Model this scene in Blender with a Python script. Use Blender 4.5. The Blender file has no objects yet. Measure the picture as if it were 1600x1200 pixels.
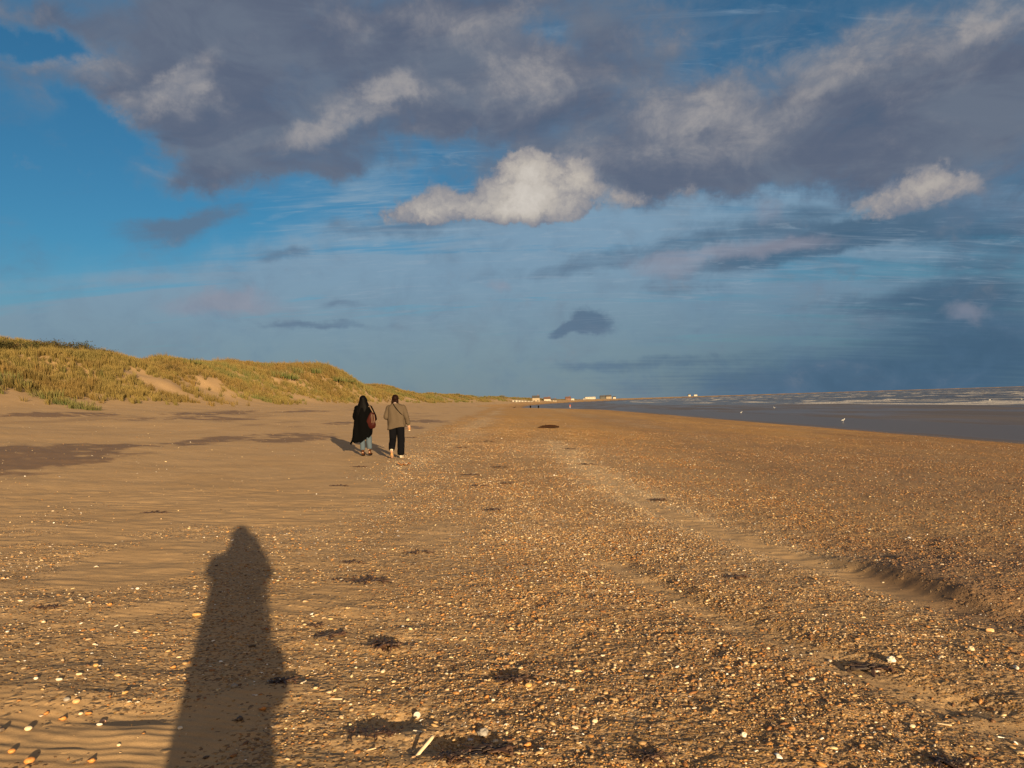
import bpy, bmesh, math, random
import numpy as np
from mathutils import Vector, Matrix, Euler
random.seed(7)
SC = bpy.context.scene
COL = SC.collection
R_ = math.radians

# ---------------------------------------------------------------- camera
cam_data = bpy.data.cameras.new('camera'); cam = bpy.data.objects.new('camera', cam_data); COL.objects.link(cam)
cam_data.sensor_width = 36; cam_data.lens = 1110 / 1600 * 36
cam_data.clip_start = .05; cam_data.clip_end = 60000
cam.matrix_world = Matrix.Translation((0, 0, 1.6)) @ Matrix.Rotation(R_(90 + 1.466), 4, 'X') @ Matrix.Rotation(R_(-1.77), 4, 'Z')
SC.camera = cam
SC.view_settings.view_transform = 'Standard'; SC.view_settings.look = 'None'
SC.view_settings.gamma = 1; SC.view_settings.use_curve_mapping = False
EXPO = 1.3
SC.view_settings.exposure = EXPO
SC.cycles.max_bounces = 4; SC.cycles.diffuse_bounces = 2; SC.cycles.glossy_bounces = 2; SC.cycles.transmission_bounces = 2

# ---------------------------------------------------------------- sun
SUN_EL = 9.6; SUN_AZ = 159.9                          # azimuth clockwise from +Y (the way the camera looks)
sd = bpy.data.lights.new('sun', 'SUN'); sd.energy = 5.0; sd.angle = R_(.55); sd.color = (1.0, .75, .43)
sun = bpy.data.objects.new('sun', sd); COL.objects.link(sun)
to_sun = Vector((math.sin(R_(SUN_AZ)) * math.cos(R_(SUN_EL)), math.cos(R_(SUN_AZ)) * math.cos(R_(SUN_EL)), math.sin(R_(SUN_EL))))
sun.rotation_euler = to_sun.to_track_quat('Z', 'Y').to_euler()
sun.location = (5, -12, 6)

# ---------------------------------------------------------------- node helper
class NT:
    def __init__(s, tree): s.t = tree; s.n = tree.nodes; s.l = tree.links
    def node(s, typ, ins=None, **kw):
        n = s.n.new(typ)
        for k, v in kw.items(): setattr(n, k, v)
        for k, v in (ins or {}).items(): s.put(n.inputs[k], v)
        return n
    def put(s, sock, v):
        if isinstance(v, bpy.types.NodeSocket): s.l.new(v, sock)
        elif isinstance(v, tuple) and sock.type == 'RGBA' and len(v) == 3: sock.default_value = (*v, 1)
        else: sock.default_value = v
    def m(s, op, a, b=None, c=None, clamp=False):
        n = s.node('ShaderNodeMath', {0: a}, operation=op, use_clamp=clamp)
        if b is not None: s.put(n.inputs[1], b)
        if c is not None: s.put(n.inputs[2], c)
        return n.outputs[0]
    def v(s, op, a, b=None, sc=None):
        n = s.node('ShaderNodeVectorMath', {0: a}, operation=op)
        if b is not None: s.put(n.inputs[1], b)
        if sc is not None: s.put(n.inputs['Scale'], sc)
        return n.outputs['Value'] if op in ('DOT_PRODUCT', 'LENGTH') else n.outputs[0]
    def noise(s, vec, scale, detail=4, rough=.5, dist=0, out='Fac', lac=2.0, dim='3D'):
        n = s.node('ShaderNodeTexNoise', {'Vector': vec, 'Scale': scale, 'Detail': detail, 'Roughness': rough, 'Distortion': dist, 'Lacunarity': lac}, noise_dimensions=dim)
        return n.outputs[out]
    def map(s, x, a, b, c=0., d=1., interp='SMOOTHSTEP'):
        return s.node('ShaderNodeMapRange', {0: x, 1: a, 2: b, 3: c, 4: d}, interpolation_type=interp).outputs[0]
    def mix(s, f, a, b, blend='MIX'):
        n = s.node('ShaderNodeMix', data_type='RGBA', blend_type=blend)
        s.put(n.inputs[0], f); s.put(n.inputs[6], a); s.put(n.inputs[7], b)
        return n.outputs[2]
    def xyz(s, x, y, z): return s.node('ShaderNodeCombineXYZ', {0: x, 1: y, 2: z}).outputs[0]
    def sep(s, v): n = s.node('ShaderNodeSeparateXYZ', {0: v}); return n.outputs[0], n.outputs[1], n.outputs[2]
    def ramp(s, f, stops, interp='LINEAR'):
        n = s.node('ShaderNodeValToRGB', {0: f}); e = n.color_ramp; e.interpolation = interp
        while len(e.elements) < len(stops): e.elements.new(.5)
        for q, (p, c) in zip(e.elements, stops): q.position = p; q.color = (*c, 1)
        return n.outputs[0]
def lin(r, g, b):
    f = lambda c: c / 12.92 if c <= .04045 else ((c + .055) / 1.055) ** 2.4
    return (f(r / 255), f(g / 255), f(b / 255))

# ---------------------------------------------------------------- sky (cloud masses given as azimuth, elevation, two radii, tilt, density - all degrees)
MASS = [(-33.4, 24.2, 4.3, 1.0, 4, -0.5), (17.5, 24.9, 3.3, 1.0, 0, -0.35), (10.0, 23.8, 2.0, 0.9, -5, -0.3), (-4.6, 21.1, 3.1, 0.9, 0, -0.3), (-27.9, 18.8, 3.7, 1.5, -12, -0.75), (-30.9, 20.3, 2.3, 0.8, -1, -0.35), (-16.2, 17.1, 2.9, 0.9, 3, -0.35), (-8.7, 21.8, 8.1, 2.7, 1, 0.35), (10.8, 17.4, 8.5, 2.1, -5, 0.5), (26.1, 15.6, 10.9, 1.8, -5, 0.5), (34.8, 11.5, 4.3, 1.6, -10, 0.4), (-22.7, 16.0, 3.1, 1.3, 5, 0.3), (18.0, 15.3, 11.7, 1.4, -6, 0.35), (-1.5, 19.9, 5.7, 1.9, -1, 0.4), (-23.8, 27.1, 10.6, 4.2, 8, 1.0), (-11.5, 26.8, 16.2, 5.4, 3, 1.15), (-22.6, 22.5, 6.2, 5.4, -23, 0.9), (-19.9, 19.1, 9.4, 3.4, -7, 0.95), (0.8, 26.6, 11.8, 5.5, -2, 0.95), (-3.4, 23.6, 11.8, 2.7, 0, 0.4), (11.4, 21.0, 12.8, 4.3, -3, 0.95), (22.8, 19.1, 16.4, 3.5, 1, 1.05), (33.1, 20.4, 9.4, 4.4, -1, 1.1), (17.0, 25.5, 11.4, 2.5, -4, 0.5), (29.4, 24.7, 7.6, 2.0, 6, 0.35), (8.7, 28.2, 6.1, 2.0, -5, 0.3), (34.3, 14.9, 7.2, 2.8, -6, 0.8), (18.1, 16.5, 15.2, 1.6, -2, 0.6), (-32.4, 22.2, 4.7, 1.8, -2, 0.65), (-28.1, 22.2, 3.3, 2.0, 9, 0.5), (-33.4, 25.7, 4.7, 1.1, 3, 0.45), (-33.5, 19.3, 3.3, 2.0, 10, 0.15), (-24.8, 16.7, 4.6, 1.3, -10, 0.45), (-4.6, 19.0, 4.6, 1.4, 0, 0.35), (-11.8, 18.2, 6.0, 1.0, 6, 0.45), (-8.7, 20.6, 7.1, 1.4, 15, 0.45), (4.0, 28.0, 2.3, 1.1, -19, -0.75), (-3.0, 20.1, 3.1, 1.5, 13, -0.5), (-6.7, 19.5, 3.1, 1.3, 1, -0.5), (15.0, 24.1, 5.2, 1.0, 6, -0.25), (23.1, 25.3, 7.4, 1.1, -2, -0.35), (-14.8, 15.6, 12.5, 2.8, 2, -0.3), (-18.6, 15.4, 7.5, 1.4, 3, -0.3), (-33.4, 23.7, 3.2, 1.1, -4, -0.7), (4.8, 21.1, 3.6, 1.4, -3, -0.25), (-31.3, 15.6, 9.9, 3.7, 7, -0.4), (-22.2, 18.7, 2.7, 2.2, 5, 0.35), (-18.1, 17.5, 5.2, 1.0, 4, 0.35)]
LIT = [(0.9, 27.4, 3.7, 1.7, -2, 0.35), (10.4, 20.0, 6.0, 1.4, 0, 0.4), (16.7, 18.4, 9.5, 1.2, -1, 0.25), (11.2, 26.7, 4.0, 1.2, -6, 0.3), (15.6, 26.2, 2.8, 0.9, 10, 0.35), (8.0, 24.0, 3.1, 1.3, -4, 0.3), (-4.3, 27.5, 3.1, 1.7, 0, 0.25), (-13.5, 27.1, 2.5, 1.2, 4, 0.2), (-32.3, 23.2, 3.5, 1.3, -1, 0.55), (-29.7, 23.1, 3.4, 1.6, -5, 0.35), (-26.2, 22.0, 3.5, 1.0, 28, 0.85), (-23.4, 23.7, 1.8, 0.9, 46, 0.6), (-23.9, 22.3, 2.0, 1.2, 7, 0.5), (-11.6, 22.8, 5.0, 1.6, 25, 0.9), (-8.6, 24.0, 2.6, 1.1, 10, 0.7), (-15.4, 21.0, 3.0, 1.0, 30, 0.5), (14.4, 21.2, 4.9, 1.2, -4, 0.75), (20.1, 19.8, 2.3, 1.1, -8, 0.4), (19.8, 23.5, 11.6, 1.5, 7, 0.55), (29.3, 23.2, 10.0, 1.7, 4, 0.6), (35.4, 23.2, 4.7, 1.5, 5, 0.6), (2.9, 25.6, 4.7, 2.2, -11, 0.55), (1.8, 23.9, 3.6, 1.8, -2, 0.35), (-4.5, 24.3, 1.6, 0.5, 0, 0.3), (-12.0, 28.8, 6.0, 1.2, 4, 0.35), (-1.7, 28.7, 7.3, 1.5, -1, 0.35), (25.1, 20.9, 9.3, 1.7, 1, 0.35), (-26.5, 17.3, 2.1, 0.6, -4, 0.5), (-30.1, 18.8, 1.3, 0.4, 3, 0.8), (24.6, 21.4, 3.3, 0.5, 9, 0.3), (-34.8, 25.4, 1.8, 0.7, 13, 0.4), (-9.8, 17.1, 4.0, 0.7, 1, 0.35)]
CUM = [(-0.2, 12.4, 9.8, 1.5, -2, -1.0), (-3.4, 16.7, 1.3, 1.0, -1, -0.35), (30.4, 11.4, 3.9, 0.7, -2, -0.3), (10.7, 15.7, 2.0, 0.7, -5, 0.25), (0.8, 17.1, 3.2, 2.7, 7, 1.1), (3.1, 16.9, 3.7, 2.4, -2, 1.15), (5.9, 16.3, 2.2, 2.3, -3, 0.9), (1.9, 18.7, 2.1, 1.2, -2, 0.55), (-1.6, 15.6, 4.1, 1.7, -1, 0.9), (-5.2, 15.8, 2.0, 1.5, -10, 0.75), (-7.8, 15.1, 3.2, 1.2, 0, 0.75), (2.5, 14.8, 4.9, 0.9, -2, 0.7), (-4.8, 14.9, 6.2, 0.7, 0, 0.5), (9.0, 15.7, 3.0, 1.1, -4, 0.35), (30.5, 13.7, 3.6, 1.6, 6, 0.62), (32.0, 14.1, 1.7, 1.2, -10, 0.5), (28.1, 13.3, 3.2, 1.1, -2, 0.4), (24.3, 13.1, 5.6, 1.1, 1, 0.25), (14.2, 15.7, 2.5, 0.7, -5, 0.3)]
SOFT = [(-22.8, 8.0, 4.9, 1.2, 7, 0.75), (-21.5, 8.6, 1.8, 0.9, 1, 0.4), (-17.4, 7.8, 3.8, 0.6, 1, 0.35), (33.0, 5.0, 1.6, 0.8, -5, 0.7), (27.3, 5.1, 3.7, 1.2, -5, 0.35), (20.3, 13.7, 1.8, 1.2, -7, 0.6), (16.9, 10.9, 7.5, 1.0, 7, 0.7), (22.9, 11.0, 4.4, 0.7, 4, 0.5), (13.0, 9.5, 3.0, 0.7, -4, 0.4), (-0.8, 9.3, 1.3, 0.6, -2, 0.55), (10.6, 10.9, 5.5, 0.7, 1, 0.4), (-30.2, 11.0, 7.0, 2.6, 4, 0.12)]
DARK = [(5.6, 7.0, 1.0, 0.7, -2, 0.6), (5.0, 5.9, 2.0, 0.5, 23, 0.6), (33.3, 9.3, 8.3, 2.5, -2, 0.5), (26.4, 12.4, 10.8, 1.8, -2, 0.45), (19.4, 12.8, 7.3, 1.2, 2, 0.4), (34.2, 3.6, 4.3, 2.1, -5, 0.35), (6.4, 6.4, 1.4, 0.9, -2, 1.1), (6.8, 5.7, 2.0, 0.5, -12, 0.6), (4.3, 5.7, 1.3, 0.4, 18, 0.6), (-24.9, 13.5, 4.4, 1.1, 14, 0.8), (-22.3, 14.5, 2.7, 0.6, 19, 0.5), (-17.5, 11.7, 2.3, 0.6, 10, 0.85), (-7.9, 13.9, 6.6, 0.9, 3, 0.75), (-13.9, 14.2, 2.4, 0.6, 2, 0.3), (9.8, 11.0, 9.9, 1.0, 6, 0.75), (20.2, 10.4, 9.0, 1.0, 8, 0.85), (25.9, 11.4, 8.3, 1.1, 6, 0.5), (30.8, 11.4, 5.8, 1.1, -3, 0.45), (35.1, 10.3, 3.8, 0.6, 0, 0.6), (-15.5, 6.6, 6.2, 0.4, -3, 0.75), (-13.0, 8.0, 2.9, 0.4, 0, 0.5), (31.7, 6.0, 7.5, 1.1, -1, 0.6), (29.3, 4.9, 7.9, 1.8, -5, 0.45), (10.3, 2.9, 9.4, 0.6, 2, 0.6), (30.4, 1.3, 16.1, 2.7, 1, 0.85), (17.5, 0.9, 13.9, 1.7, -2, 0.4), (34.6, 6.6, 4.9, 2.5, -1, 0.3), (-11.8, 18.0, 4.5, 0.7, 2, 0.5), (14.4, 8.2, 4.4, 0.5, 0, 0.4), (-26.6, 13.7, 2.9, 0.4, 5, 0.3)]
VEIL = [(13.2, 14.4, 12.6, 2.9, 0, 0.45), (28.8, 11.6, 10.3, 2.6, -2, 0.8), (-1.8, 11.7, 15.2, 2.5, 6, 0.6), (-11.8, 16.6, 6.0, 2.3, 11, 0.5), (10.5, 10.2, 20.2, 3.0, 4, 0.5), (-12.1, 7.8, 28.6, 5.9, 11, 0.75), (-24.1, 8.2, 14.2, 3.2, 10, 0.55), (5.4, 8.0, 23.3, 6.6, 7, 0.7), (-2.0, 3.6, 39.1, 4.1, -2, 0.7), (-14.9, 12.7, 7.9, 2.8, 26, 0.35), (5.5, 12.0, 15.0, 2.0, 5, 0.35), (-33.7, 4.8, 10.8, 2.6, 1, 0.5), (22.3, 6.4, 19.5, 5.2, 4, 0.4), (-9.8, 16.6, 10.1, 1.9, 8, 0.35), (23.9, 14.1, 12.9, 1.8, -2, 0.25)]
SHADE = [(-1.1, 14.7, 8.8, 0.7, -1, 0.35), (-5.3, 15.5, 1.5, 1.0, 0, 0.3), (5.6, 15.2, 2.6, 1.2, -3, 0.4), (29.7, 12.8, 3.5, 0.9, 0, 0.4), (24.7, 12.4, 5.1, 0.6, -2, 0.3), (-1.6, 16.6, 2.1, 1.0, -1, 0.3)]

W = bpy.data.worlds.new('World'); SC.world = W; W.use_nodes = True
T = NT(W.node_tree); T.n.clear()
SKY_STRENGTH = .05
def seen(r, g, b): return tuple(c / (SKY_STRENGTH * 2 ** EXPO) for c in lin(r, g, b))
nish = T.node('ShaderNodeTexSky', sky_type='NISHITA', sun_disc=False, sun_elevation=R_(SUN_EL), sun_rotation=R_(SUN_AZ), altitude=0, air_density=1.0, dust_density=.7, ozone_density=2.5)
D = T.node('ShaderNodeTexCoord').outputs['Generated']
dx, dy, dz = T.sep(D)
az = T.m('MULTIPLY', T.m('ARCTAN2', dx, dy), 57.2958)
el = T.m('MULTIPLY', T.m('ARCSINE', dz), 57.2958)
AE = T.xyz(az, el, 0.)
zz = T.m('ADD', T.m('MAXIMUM', dz, 0.), .13)
P = T.xyz(T.m('DIVIDE', dx, zz), T.m('DIVIDE', dy, zz), 0.)            # a cloud deck seen in perspective
w1 = T.v('SUBTRACT', T.noise(D, 7, 3, .55, out='Color'), (.5, .5, .5))
w2 = T.v('SUBTRACT', T.noise(D, 22, 5, .6, out='Color'), (.5, .5, .5))
w3 = T.v('SUBTRACT', T.noise(D, 60, 6, .62, out='Color'), (.5, .5, .5))
def warp(a, b, c):
    o = T.v('ADD', AE, T.v('MULTIPLY', w1, (a, a * .6, 0)))
    o = T.v('ADD', o, T.v('MULTIPLY', w2, (b, b * .7, 0)))
    return T.v('ADD', o, T.v('MULTIPLY', w3, (c, c * .7, 0)))
def field(blobs, vec, power=False):
    tot = None
    for (a, e, ra, rb, th, st) in blobs:
        if tot is not None:                            # evaluated one after another (keeps the shader's stack small)
            q = T.node('ShaderNodeVectorMath', {0: tot, 1: (1e-6, 1e-6, 0), 2: vec}, operation='MULTIPLY_ADD').outputs[0]
        else: q = vec
        k = T.node('ShaderNodeMapping', {'Vector': q, 'Location': (a, e, 0), 'Rotation': (0, 0, R_(th)), 'Scale': (ra * 1.5, rb * 1.5, 1)}, vector_type='TEXTURE').outputs[0]
        r2 = T.v('DOT_PRODUCT', k, k)
        g = T.m('MULTIPLY_ADD', r2, -1.0, 1.0, clamp=True)
        g = T.m('MULTIPLY', g, g)
        tot = T.m('MULTIPLY', g, st) if tot is None else T.m('MULTIPLY_ADD', g, st, tot)
    return tot
def rot(vec, deg, sx, sy): return T.node('ShaderNodeMapping', {'Vector': vec, 'Rotation': (0, 0, R_(deg)), 'Scale': (sx, sy, 1)}, vector_type='POINT').outputs[0]
far_side = T.map(T.m('ABSOLUTE', az), 42., 70.)
high = T.map(el, 31., 42.)
n_deck = T.noise(T.v('MULTIPLY', D, (1, 1, 1.7)), 4.6, 8, .6, .5)
n_fine = T.noise(T.v('MULTIPLY', D, (1, 1, 1.5)), 15, 8, .62, .5)
n_bright = T.noise(T.v('ADD', T.v('MULTIPLY', D, (1, 1, 2.2)), (4, 2, 1)), 6.5, 7, .6, .8)
streak = T.noise(rot(P, 38, .55, 3.2), 1.0, 7, .62, .6)
streak2 = T.noise(rot(P, 50, .9, 6.5), 1.3, 6, .6, .4)
wisp = T.noise(rot(P, 26, 1.3, 5.5), 2.0, 7, .66, 1.6)
def billow(scale, w):                                 # rounded heads of cumulus, two sizes
    q = T.v('ADD', T.v('MULTIPLY', D, (1, 1, 1.25)), T.v('MULTIPLY', w, (.05, .05, .05)))
    a = T.node('ShaderNodeTexVoronoi', {'Vector': q, 'Scale': scale}, feature='F1').outputs['Distance']
    b = T.node('ShaderNodeTexVoronoi', {'Vector': q, 'Scale': scale * 2.6}, feature='F1').outputs['Distance']
    return T.m('SUBTRACT', .45, T.m('ADD', T.m('MULTIPLY', T.m('MULTIPLY', a, a), .9), T.m('MULTIPLY', T.m('MULTIPLY', b, b), .45)))
puff = billow(17, w3); puff2 = billow(38, w3)
# clear air
zen = T.node('ShaderNodeMix', data_type='RGBA', blend_type='MULTIPLY'); T.put(zen.inputs[0], 1.0)
T.l.new(nish.outputs[0], zen.inputs[6]); zen.inputs[7].default_value = (.27, .62, .74, 1)
base = zen.outputs[2]
# thin veil
f = T.m('MULTIPLY', field(VEIL, warp(9, 3, .6)), T.map(streak, .32, .68, .15, 1.3))
f = T.m('ADD', f, T.map(el, -1., 15., 1.0, 0.))
f = T.m('ADD', f, T.m('MULTIPLY', T.m('MULTIPLY', far_side, T.map(el, 2., 30., .7, .1)), T.map(streak, .3, .7, .2, 1.)))
f = T.m('ADD', f, T.m('MULTIPLY', T.m('MULTIPLY', T.m('SUBTRACT', wisp, .5), T.map(az, -30., -8.)), .7))
veil = T.map(f, .05, 1.15, 0., .9)
vcol = T.mix(T.map(el, 0., 14.), T.mix(T.map(az, 0., 32.), seen(124, 140, 150), seen(84, 110, 132)), seen(130, 158, 180))
c = T.mix(veil, base, vcol)
# dark low streaks
f = T.m('ADD', field(DARK, warp(3.0, 1.8, .7)), T.m('MULTIPLY', T.m('ADD', T.m('SUBTRACT', streak2, .5), T.m('MULTIPLY', T.m('SUBTRACT', n_fine, .5), 1.2)), .8))
f = T.m('ADD', f, T.m('MULTIPLY', far_side, T.map(streak2, .5, .7, 0., .5)))
dark = T.map(f, .12, 1.0, 0., .85)
dcol = T.mix(T.map(az, -12., 34.), seen(94, 116, 140), seen(62, 91, 117))
c = T.mix(dark, c, dcol)
c = T.mix(T.m('MULTIPLY', T.m('MULTIPLY', T.map(wisp, .50, .76, 0., .5), T.map(el, 2., 9.)), T.map(az, -26., -10.)), c, seen(150, 168, 184))
# soft pinkish low cumulus
f = T.m('ADD', field(SOFT, warp(2.4, 2.2, .9)), T.m('MULTIPLY', T.m('SUBTRACT', n_fine, .5), .7))
c = T.mix(T.map(f, .18, .9, 0., .62), c, seen(150, 146, 158))
# the grey deck
fm = field(MASS, warp(7, 4.2, 1.3))
fm = T.m('ADD', fm, T.m('MULTIPLY', T.m('SUBTRACT', n_deck, .5), 1.0))
fm = T.m('ADD', fm, T.m('MULTIPLY', T.m('SUBTRACT', n_fine, .5), 1.25))
fm = T.m('ADD', fm, T.m('MULTIPLY', T.m('MAXIMUM', high, T.m('MULTIPLY', far_side, T.map(el, 8., 30.))), .8))
fm = T.m('ADD', fm, T.m('MULTIPLY', T.m('SUBTRACT', T.noise(D, 34, 6, .6, .4), .5), .35))
deck = T.map(fm, -.28, 1.0, 0., .93)
fl = T.m('ADD', field(LIT, warp(4, 3, 1.3)), T.m('MULTIPLY', T.m('SUBTRACT', n_fine, .5), .95))
fl = T.m('ADD', fl, T.m('MULTIPLY', T.m('SUBTRACT', n_deck, .5), .9))
fl = T.m('ADD', fl, T.m('MULTIPLY', puff, .4))
lit = T.map(fl, .0, 1.2)
gcol = T.ramp(T.map(T.m('ADD', fm, T.m('MULTIPLY', n_fine, .5)), .2, 1.6, interp='LINEAR'), [(0, seen(100, 134, 162)), (.4, seen(94, 119, 145)), (.75, seen(93, 107, 129)), (1, seen(94, 102, 121))])
gcol = T.mix(T.map(n_bright, .40, .68, 0., .75), gcol, seen(110, 119, 134))
gcol = T.mix(T.map(n_bright, .44, .26, 0., .6), gcol, seen(76, 94, 118))
gcol = T.mix(lit, gcol, T.mix(T.map(T.m('ADD', n_fine, T.m('MULTIPLY', puff2, .15)), .3, .75), seen(124, 127, 138), seen(163, 158, 157)))
c = T.mix(deck, c, gcol)
# sunlit cumulus
cw = warp(2.2, 1.6, 1.2)
fc = T.m('ADD', field(CUM, cw), T.m('MULTIPLY', T.m('SUBTRACT', n_fine, .5), .5))
fc = T.m('ADD', fc, T.m('MULTIPLY', puff, .75))
cum = T.map(fc, .24, .80)
body = T.m('ADD', fc, T.m('MULTIPLY', T.m('SUBTRACT', T.noise(D, 30, 6, .6), .5), 1.3))
body = T.m('ADD', body, T.m('MULTIPLY', puff2, .9))
body = T.m('SUBTRACT', body, field(SHADE, cw))
ccol = T.ramp(T.map(body, .2, 2.9, interp='LINEAR'), [(0, seen(122, 128, 142)), (.28, seen(156, 152, 153)), (.6, seen(190, 182, 173)), (1, seen(212, 204, 194))])
c = T.mix(T.m('MULTIPLY', cum, .96), c, ccol)
# the low sun's unseen side: warm cloud glow added to warm the shadow fill
sunward = T.map(T.v('DOT_PRODUCT', D, tuple(to_sun)), .15, .95)
c = T.mix(T.m('MULTIPLY', sunward, T.map(n_deck, .3, .6, .5, .95)), c, seen(232, 196, 150))
bg = T.node('ShaderNodeBackground', {'Color': c, 'Strength': SKY_STRENGTH})
wo = T.node('ShaderNodeOutputWorld', {'Surface': bg.outputs[0]})
W.cycles.sampling_method = 'MANUAL'; W.cycles.sample_map_resolution = 512

# ---------------------------------------------------------------- terrain functions (numpy)
def _hash(ix, iy, seed):
    h = (ix.astype(np.int64) * 374761393 + iy.astype(np.int64) * 668265263 + seed * 974711) & 0xffffffff
    h = ((h ^ (h >> 13)) * 1274126177) & 0xffffffff
    return ((h ^ (h >> 16)) & 0xffff) / 65535.0
def vnoise(x, y, seed=0):
    x0 = np.floor(x); y0 = np.floor(y); fx = x - x0; fy = y - y0
    u = fx * fx * fx * (fx * (fx * 6 - 15) + 10); v = fy * fy * fy * (fy * (fy * 6 - 15) + 10)
    a = _hash(x0, y0, seed); b = _hash(x0 + 1, y0, seed); c = _hash(x0, y0 + 1, seed); d = _hash(x0 + 1, y0 + 1, seed)
    return (a + (b - a) * u) * (1 - v) + (c + (d - c) * u) * v
def fbm(x, y, octv=4, seed=0, gain=.5):
    t = 0.; a = 1.; n = 0.
    ca, sa = .8, .6
    for k in range(octv):
        t = t + a * (vnoise(x, y, seed + k * 17) - .5); n += a; a *= gain
        x, y = (x * ca - y * sa) * 2.03 + 11.3, (x * sa + y * ca) * 2.03 + 5.7
    return t / n * 2            # about -1..1
def sstep(a, b, x):
    t = np.clip((x - a) / (b - a), 0, 1); return t * t * (3 - 2 * t)

def coast(y):                                        # how far the bay has curved to the right at distance y
    return 1.56e-4 * np.maximum(0, y - 300.) ** 2
def shore(x, y):                                     # distance from the ridge towards the sea, metres
    s = x - coast(y)
    return s + 22 * sstep(200, 290, y) * sstep(-22, -4, s)
PS = np.array([-900, -90, -60, -52, -45, -40, -34, -30, -27, -22, -14, -8, -4.2, 0, 3, 8, 16, 26, 30, 36, 44, 82, 90, 130, 300, 9000.])
PZ = np.array([7.0, 7.2, 7.4, 8.0, 8.3, 6.6, 4.0, 2.7, 2.05, 1.6, .95, .52, .24, 0, -.14, -.36, -.75, -1.36, -1.55, -1.58, -1.42, -1.50, -1.66, -3, -6, -8])
YS = np.array([-400, 0, 45, 62, 83, 100, 125, 156, 192, 277, 500, 900, 1200, 2000, 4000])
YF = np.array([.95, .95, .97, .97, .86, .98, 1.08, 1.12, .90, .88, .84, .75, .30, .22, .2])
_cy = np.array([30, 20, 15, 12, 10.5, 9.2, 8.2, 7.5, 6.9, 6.4, 6.0, 5.6, 5.1])
CH1 = np.stack([np.interp(_cy, [5.0, 5.6, 6.2, 7.0, 8.2, 10.5, 14, 20, 30], [3.75, 3.52, 3.40, 3.20, 2.78, 2.2, 1.95, 1.75, 1.5]), _cy], 1)   # bare sandy runnel
CH2 = np.array([(.9, 7.2), (1.45, 5.5), (1.87, 4.65), (2.15, 4.1), (2.5, 3.5)])
def dist_poly(x, y, P):
    best = np.full(np.shape(x), 1e9); side = np.zeros(np.shape(x))
    for (x0, y0), (x1, y1) in zip(P[:-1], P[1:]):
        dx, dy = x1 - x0, y1 - y0; L = dx * dx + dy * dy
        t = np.clip(((x - x0) * dx + (y - y0) * dy) / L, 0, 1)
        ex, ey = x - x0 - t * dx, y - y0 - t * dy
        d = np.hypot(ex, ey); m = d < best
        best = np.where(m, d, best); side = np.where(m, np.sign(ex), side)
    return best, side
def shingle_mask(x, y):
    """0 bare sand .. 1 stones lying side by side"""
    s = shore(x, y)
    w = fbm(s * .45 + 3, y * .16, 3, 5) + .5 * fbm(s * 1.9, y * 1.2, 3, 8)
    edge = np.interp(y, [0, 3, 5, 8, 14, 22, 60, 400], [-.6, -.75, -1.0, -1.9, -3.1, -3.5, -4.5, -8])
    m = sstep(-.75, .95, s - edge + w * 1.1)
    m = m * (1 - .0 * m)
    # bare patch near the middle
    m = m * (1 - .75 * np.exp(-(((x + .95) / .75) ** 2 + ((y - 8.3) / 1.6) ** 2)))
    m = m * (.62 + .38 * sstep(-.35, .3, fbm(s * .7 + 9, y * .3 + 4, 4, 31)))
    d, sd = dist_poly(x, y, CH1)
    wd = np.interp(y, [5, 6.5, 8.5, 12, 30], [.22, .30, .26, .16, .1])
    m = m * (1 - .96 * np.exp(-(d / wd) ** 4) * sstep(16, 9, y) * sstep(5.2, 6.2, y))
    d2, _ = dist_poly(x, y, CH2)
    m = m * (1 - .9 * np.exp(-(d2 / .16) ** 2))
    # thin scatter patches on the sand left of the ridge, close to the camera
    q = sstep(.02, .5, fbm(x * .9 + 2.2, y * 1.1, 3, 77) + .12 + .35 * np.exp(-((y - 4.3) / 1.6) ** 2)) * sstep(13, 6, y) * .37
    m = np.maximum(m, q * sstep(-8, -4, x))
    return m * sstep(27.5, 26.3, s + .5 * fbm(s * .3, y * .05, 2, 3))
def dune_extra(x, y):
    s = x - coast(y)
    k = sstep(-27, -36, s)
    n = fbm(s * .055 + 7, y * .030, 4, 41) * 2.1 + .75 * fbm(s * .22, y * .12, 3, 42)
    knoll = 3.0 * np.exp(-(((s + 37.5) / 5.0) ** 2)) * np.exp(-(((y - 150) / 34) ** 2))
    knoll += 1.1 * np.exp(-(((s + 33) / 3.2) ** 2)) * np.exp(-(((y - 165) / 30) ** 2))
    return (k * n + knoll) * np.interp(y, [-400, 900, 1200, 9000], [1, 1, .35, .2])
def h_base(x, y):
    s = shore(x, y)
    f = np.interp(y, YS, YF)
    z = 0
    for d in (-1.5, 0, 1.5):
        z = z + np.interp(s + d * np.where(s < -6, 1, .4), PS, PZ) / 3
    z = np.where(z > 2.2, 2.2 + (z - 2.2) * f - (1 - f) * .2 * (z - 2.2), z)
    z = z + dune_extra(x, y)
    z = z + .05 * fbm(s * .12, y * .05, 3, 12) * sstep(27, 18, s)
    z = z + .10 * fbm(x * .25, y * .18 + 9, 3, 14) * sstep(-6, -16, s)
    return z
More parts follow.
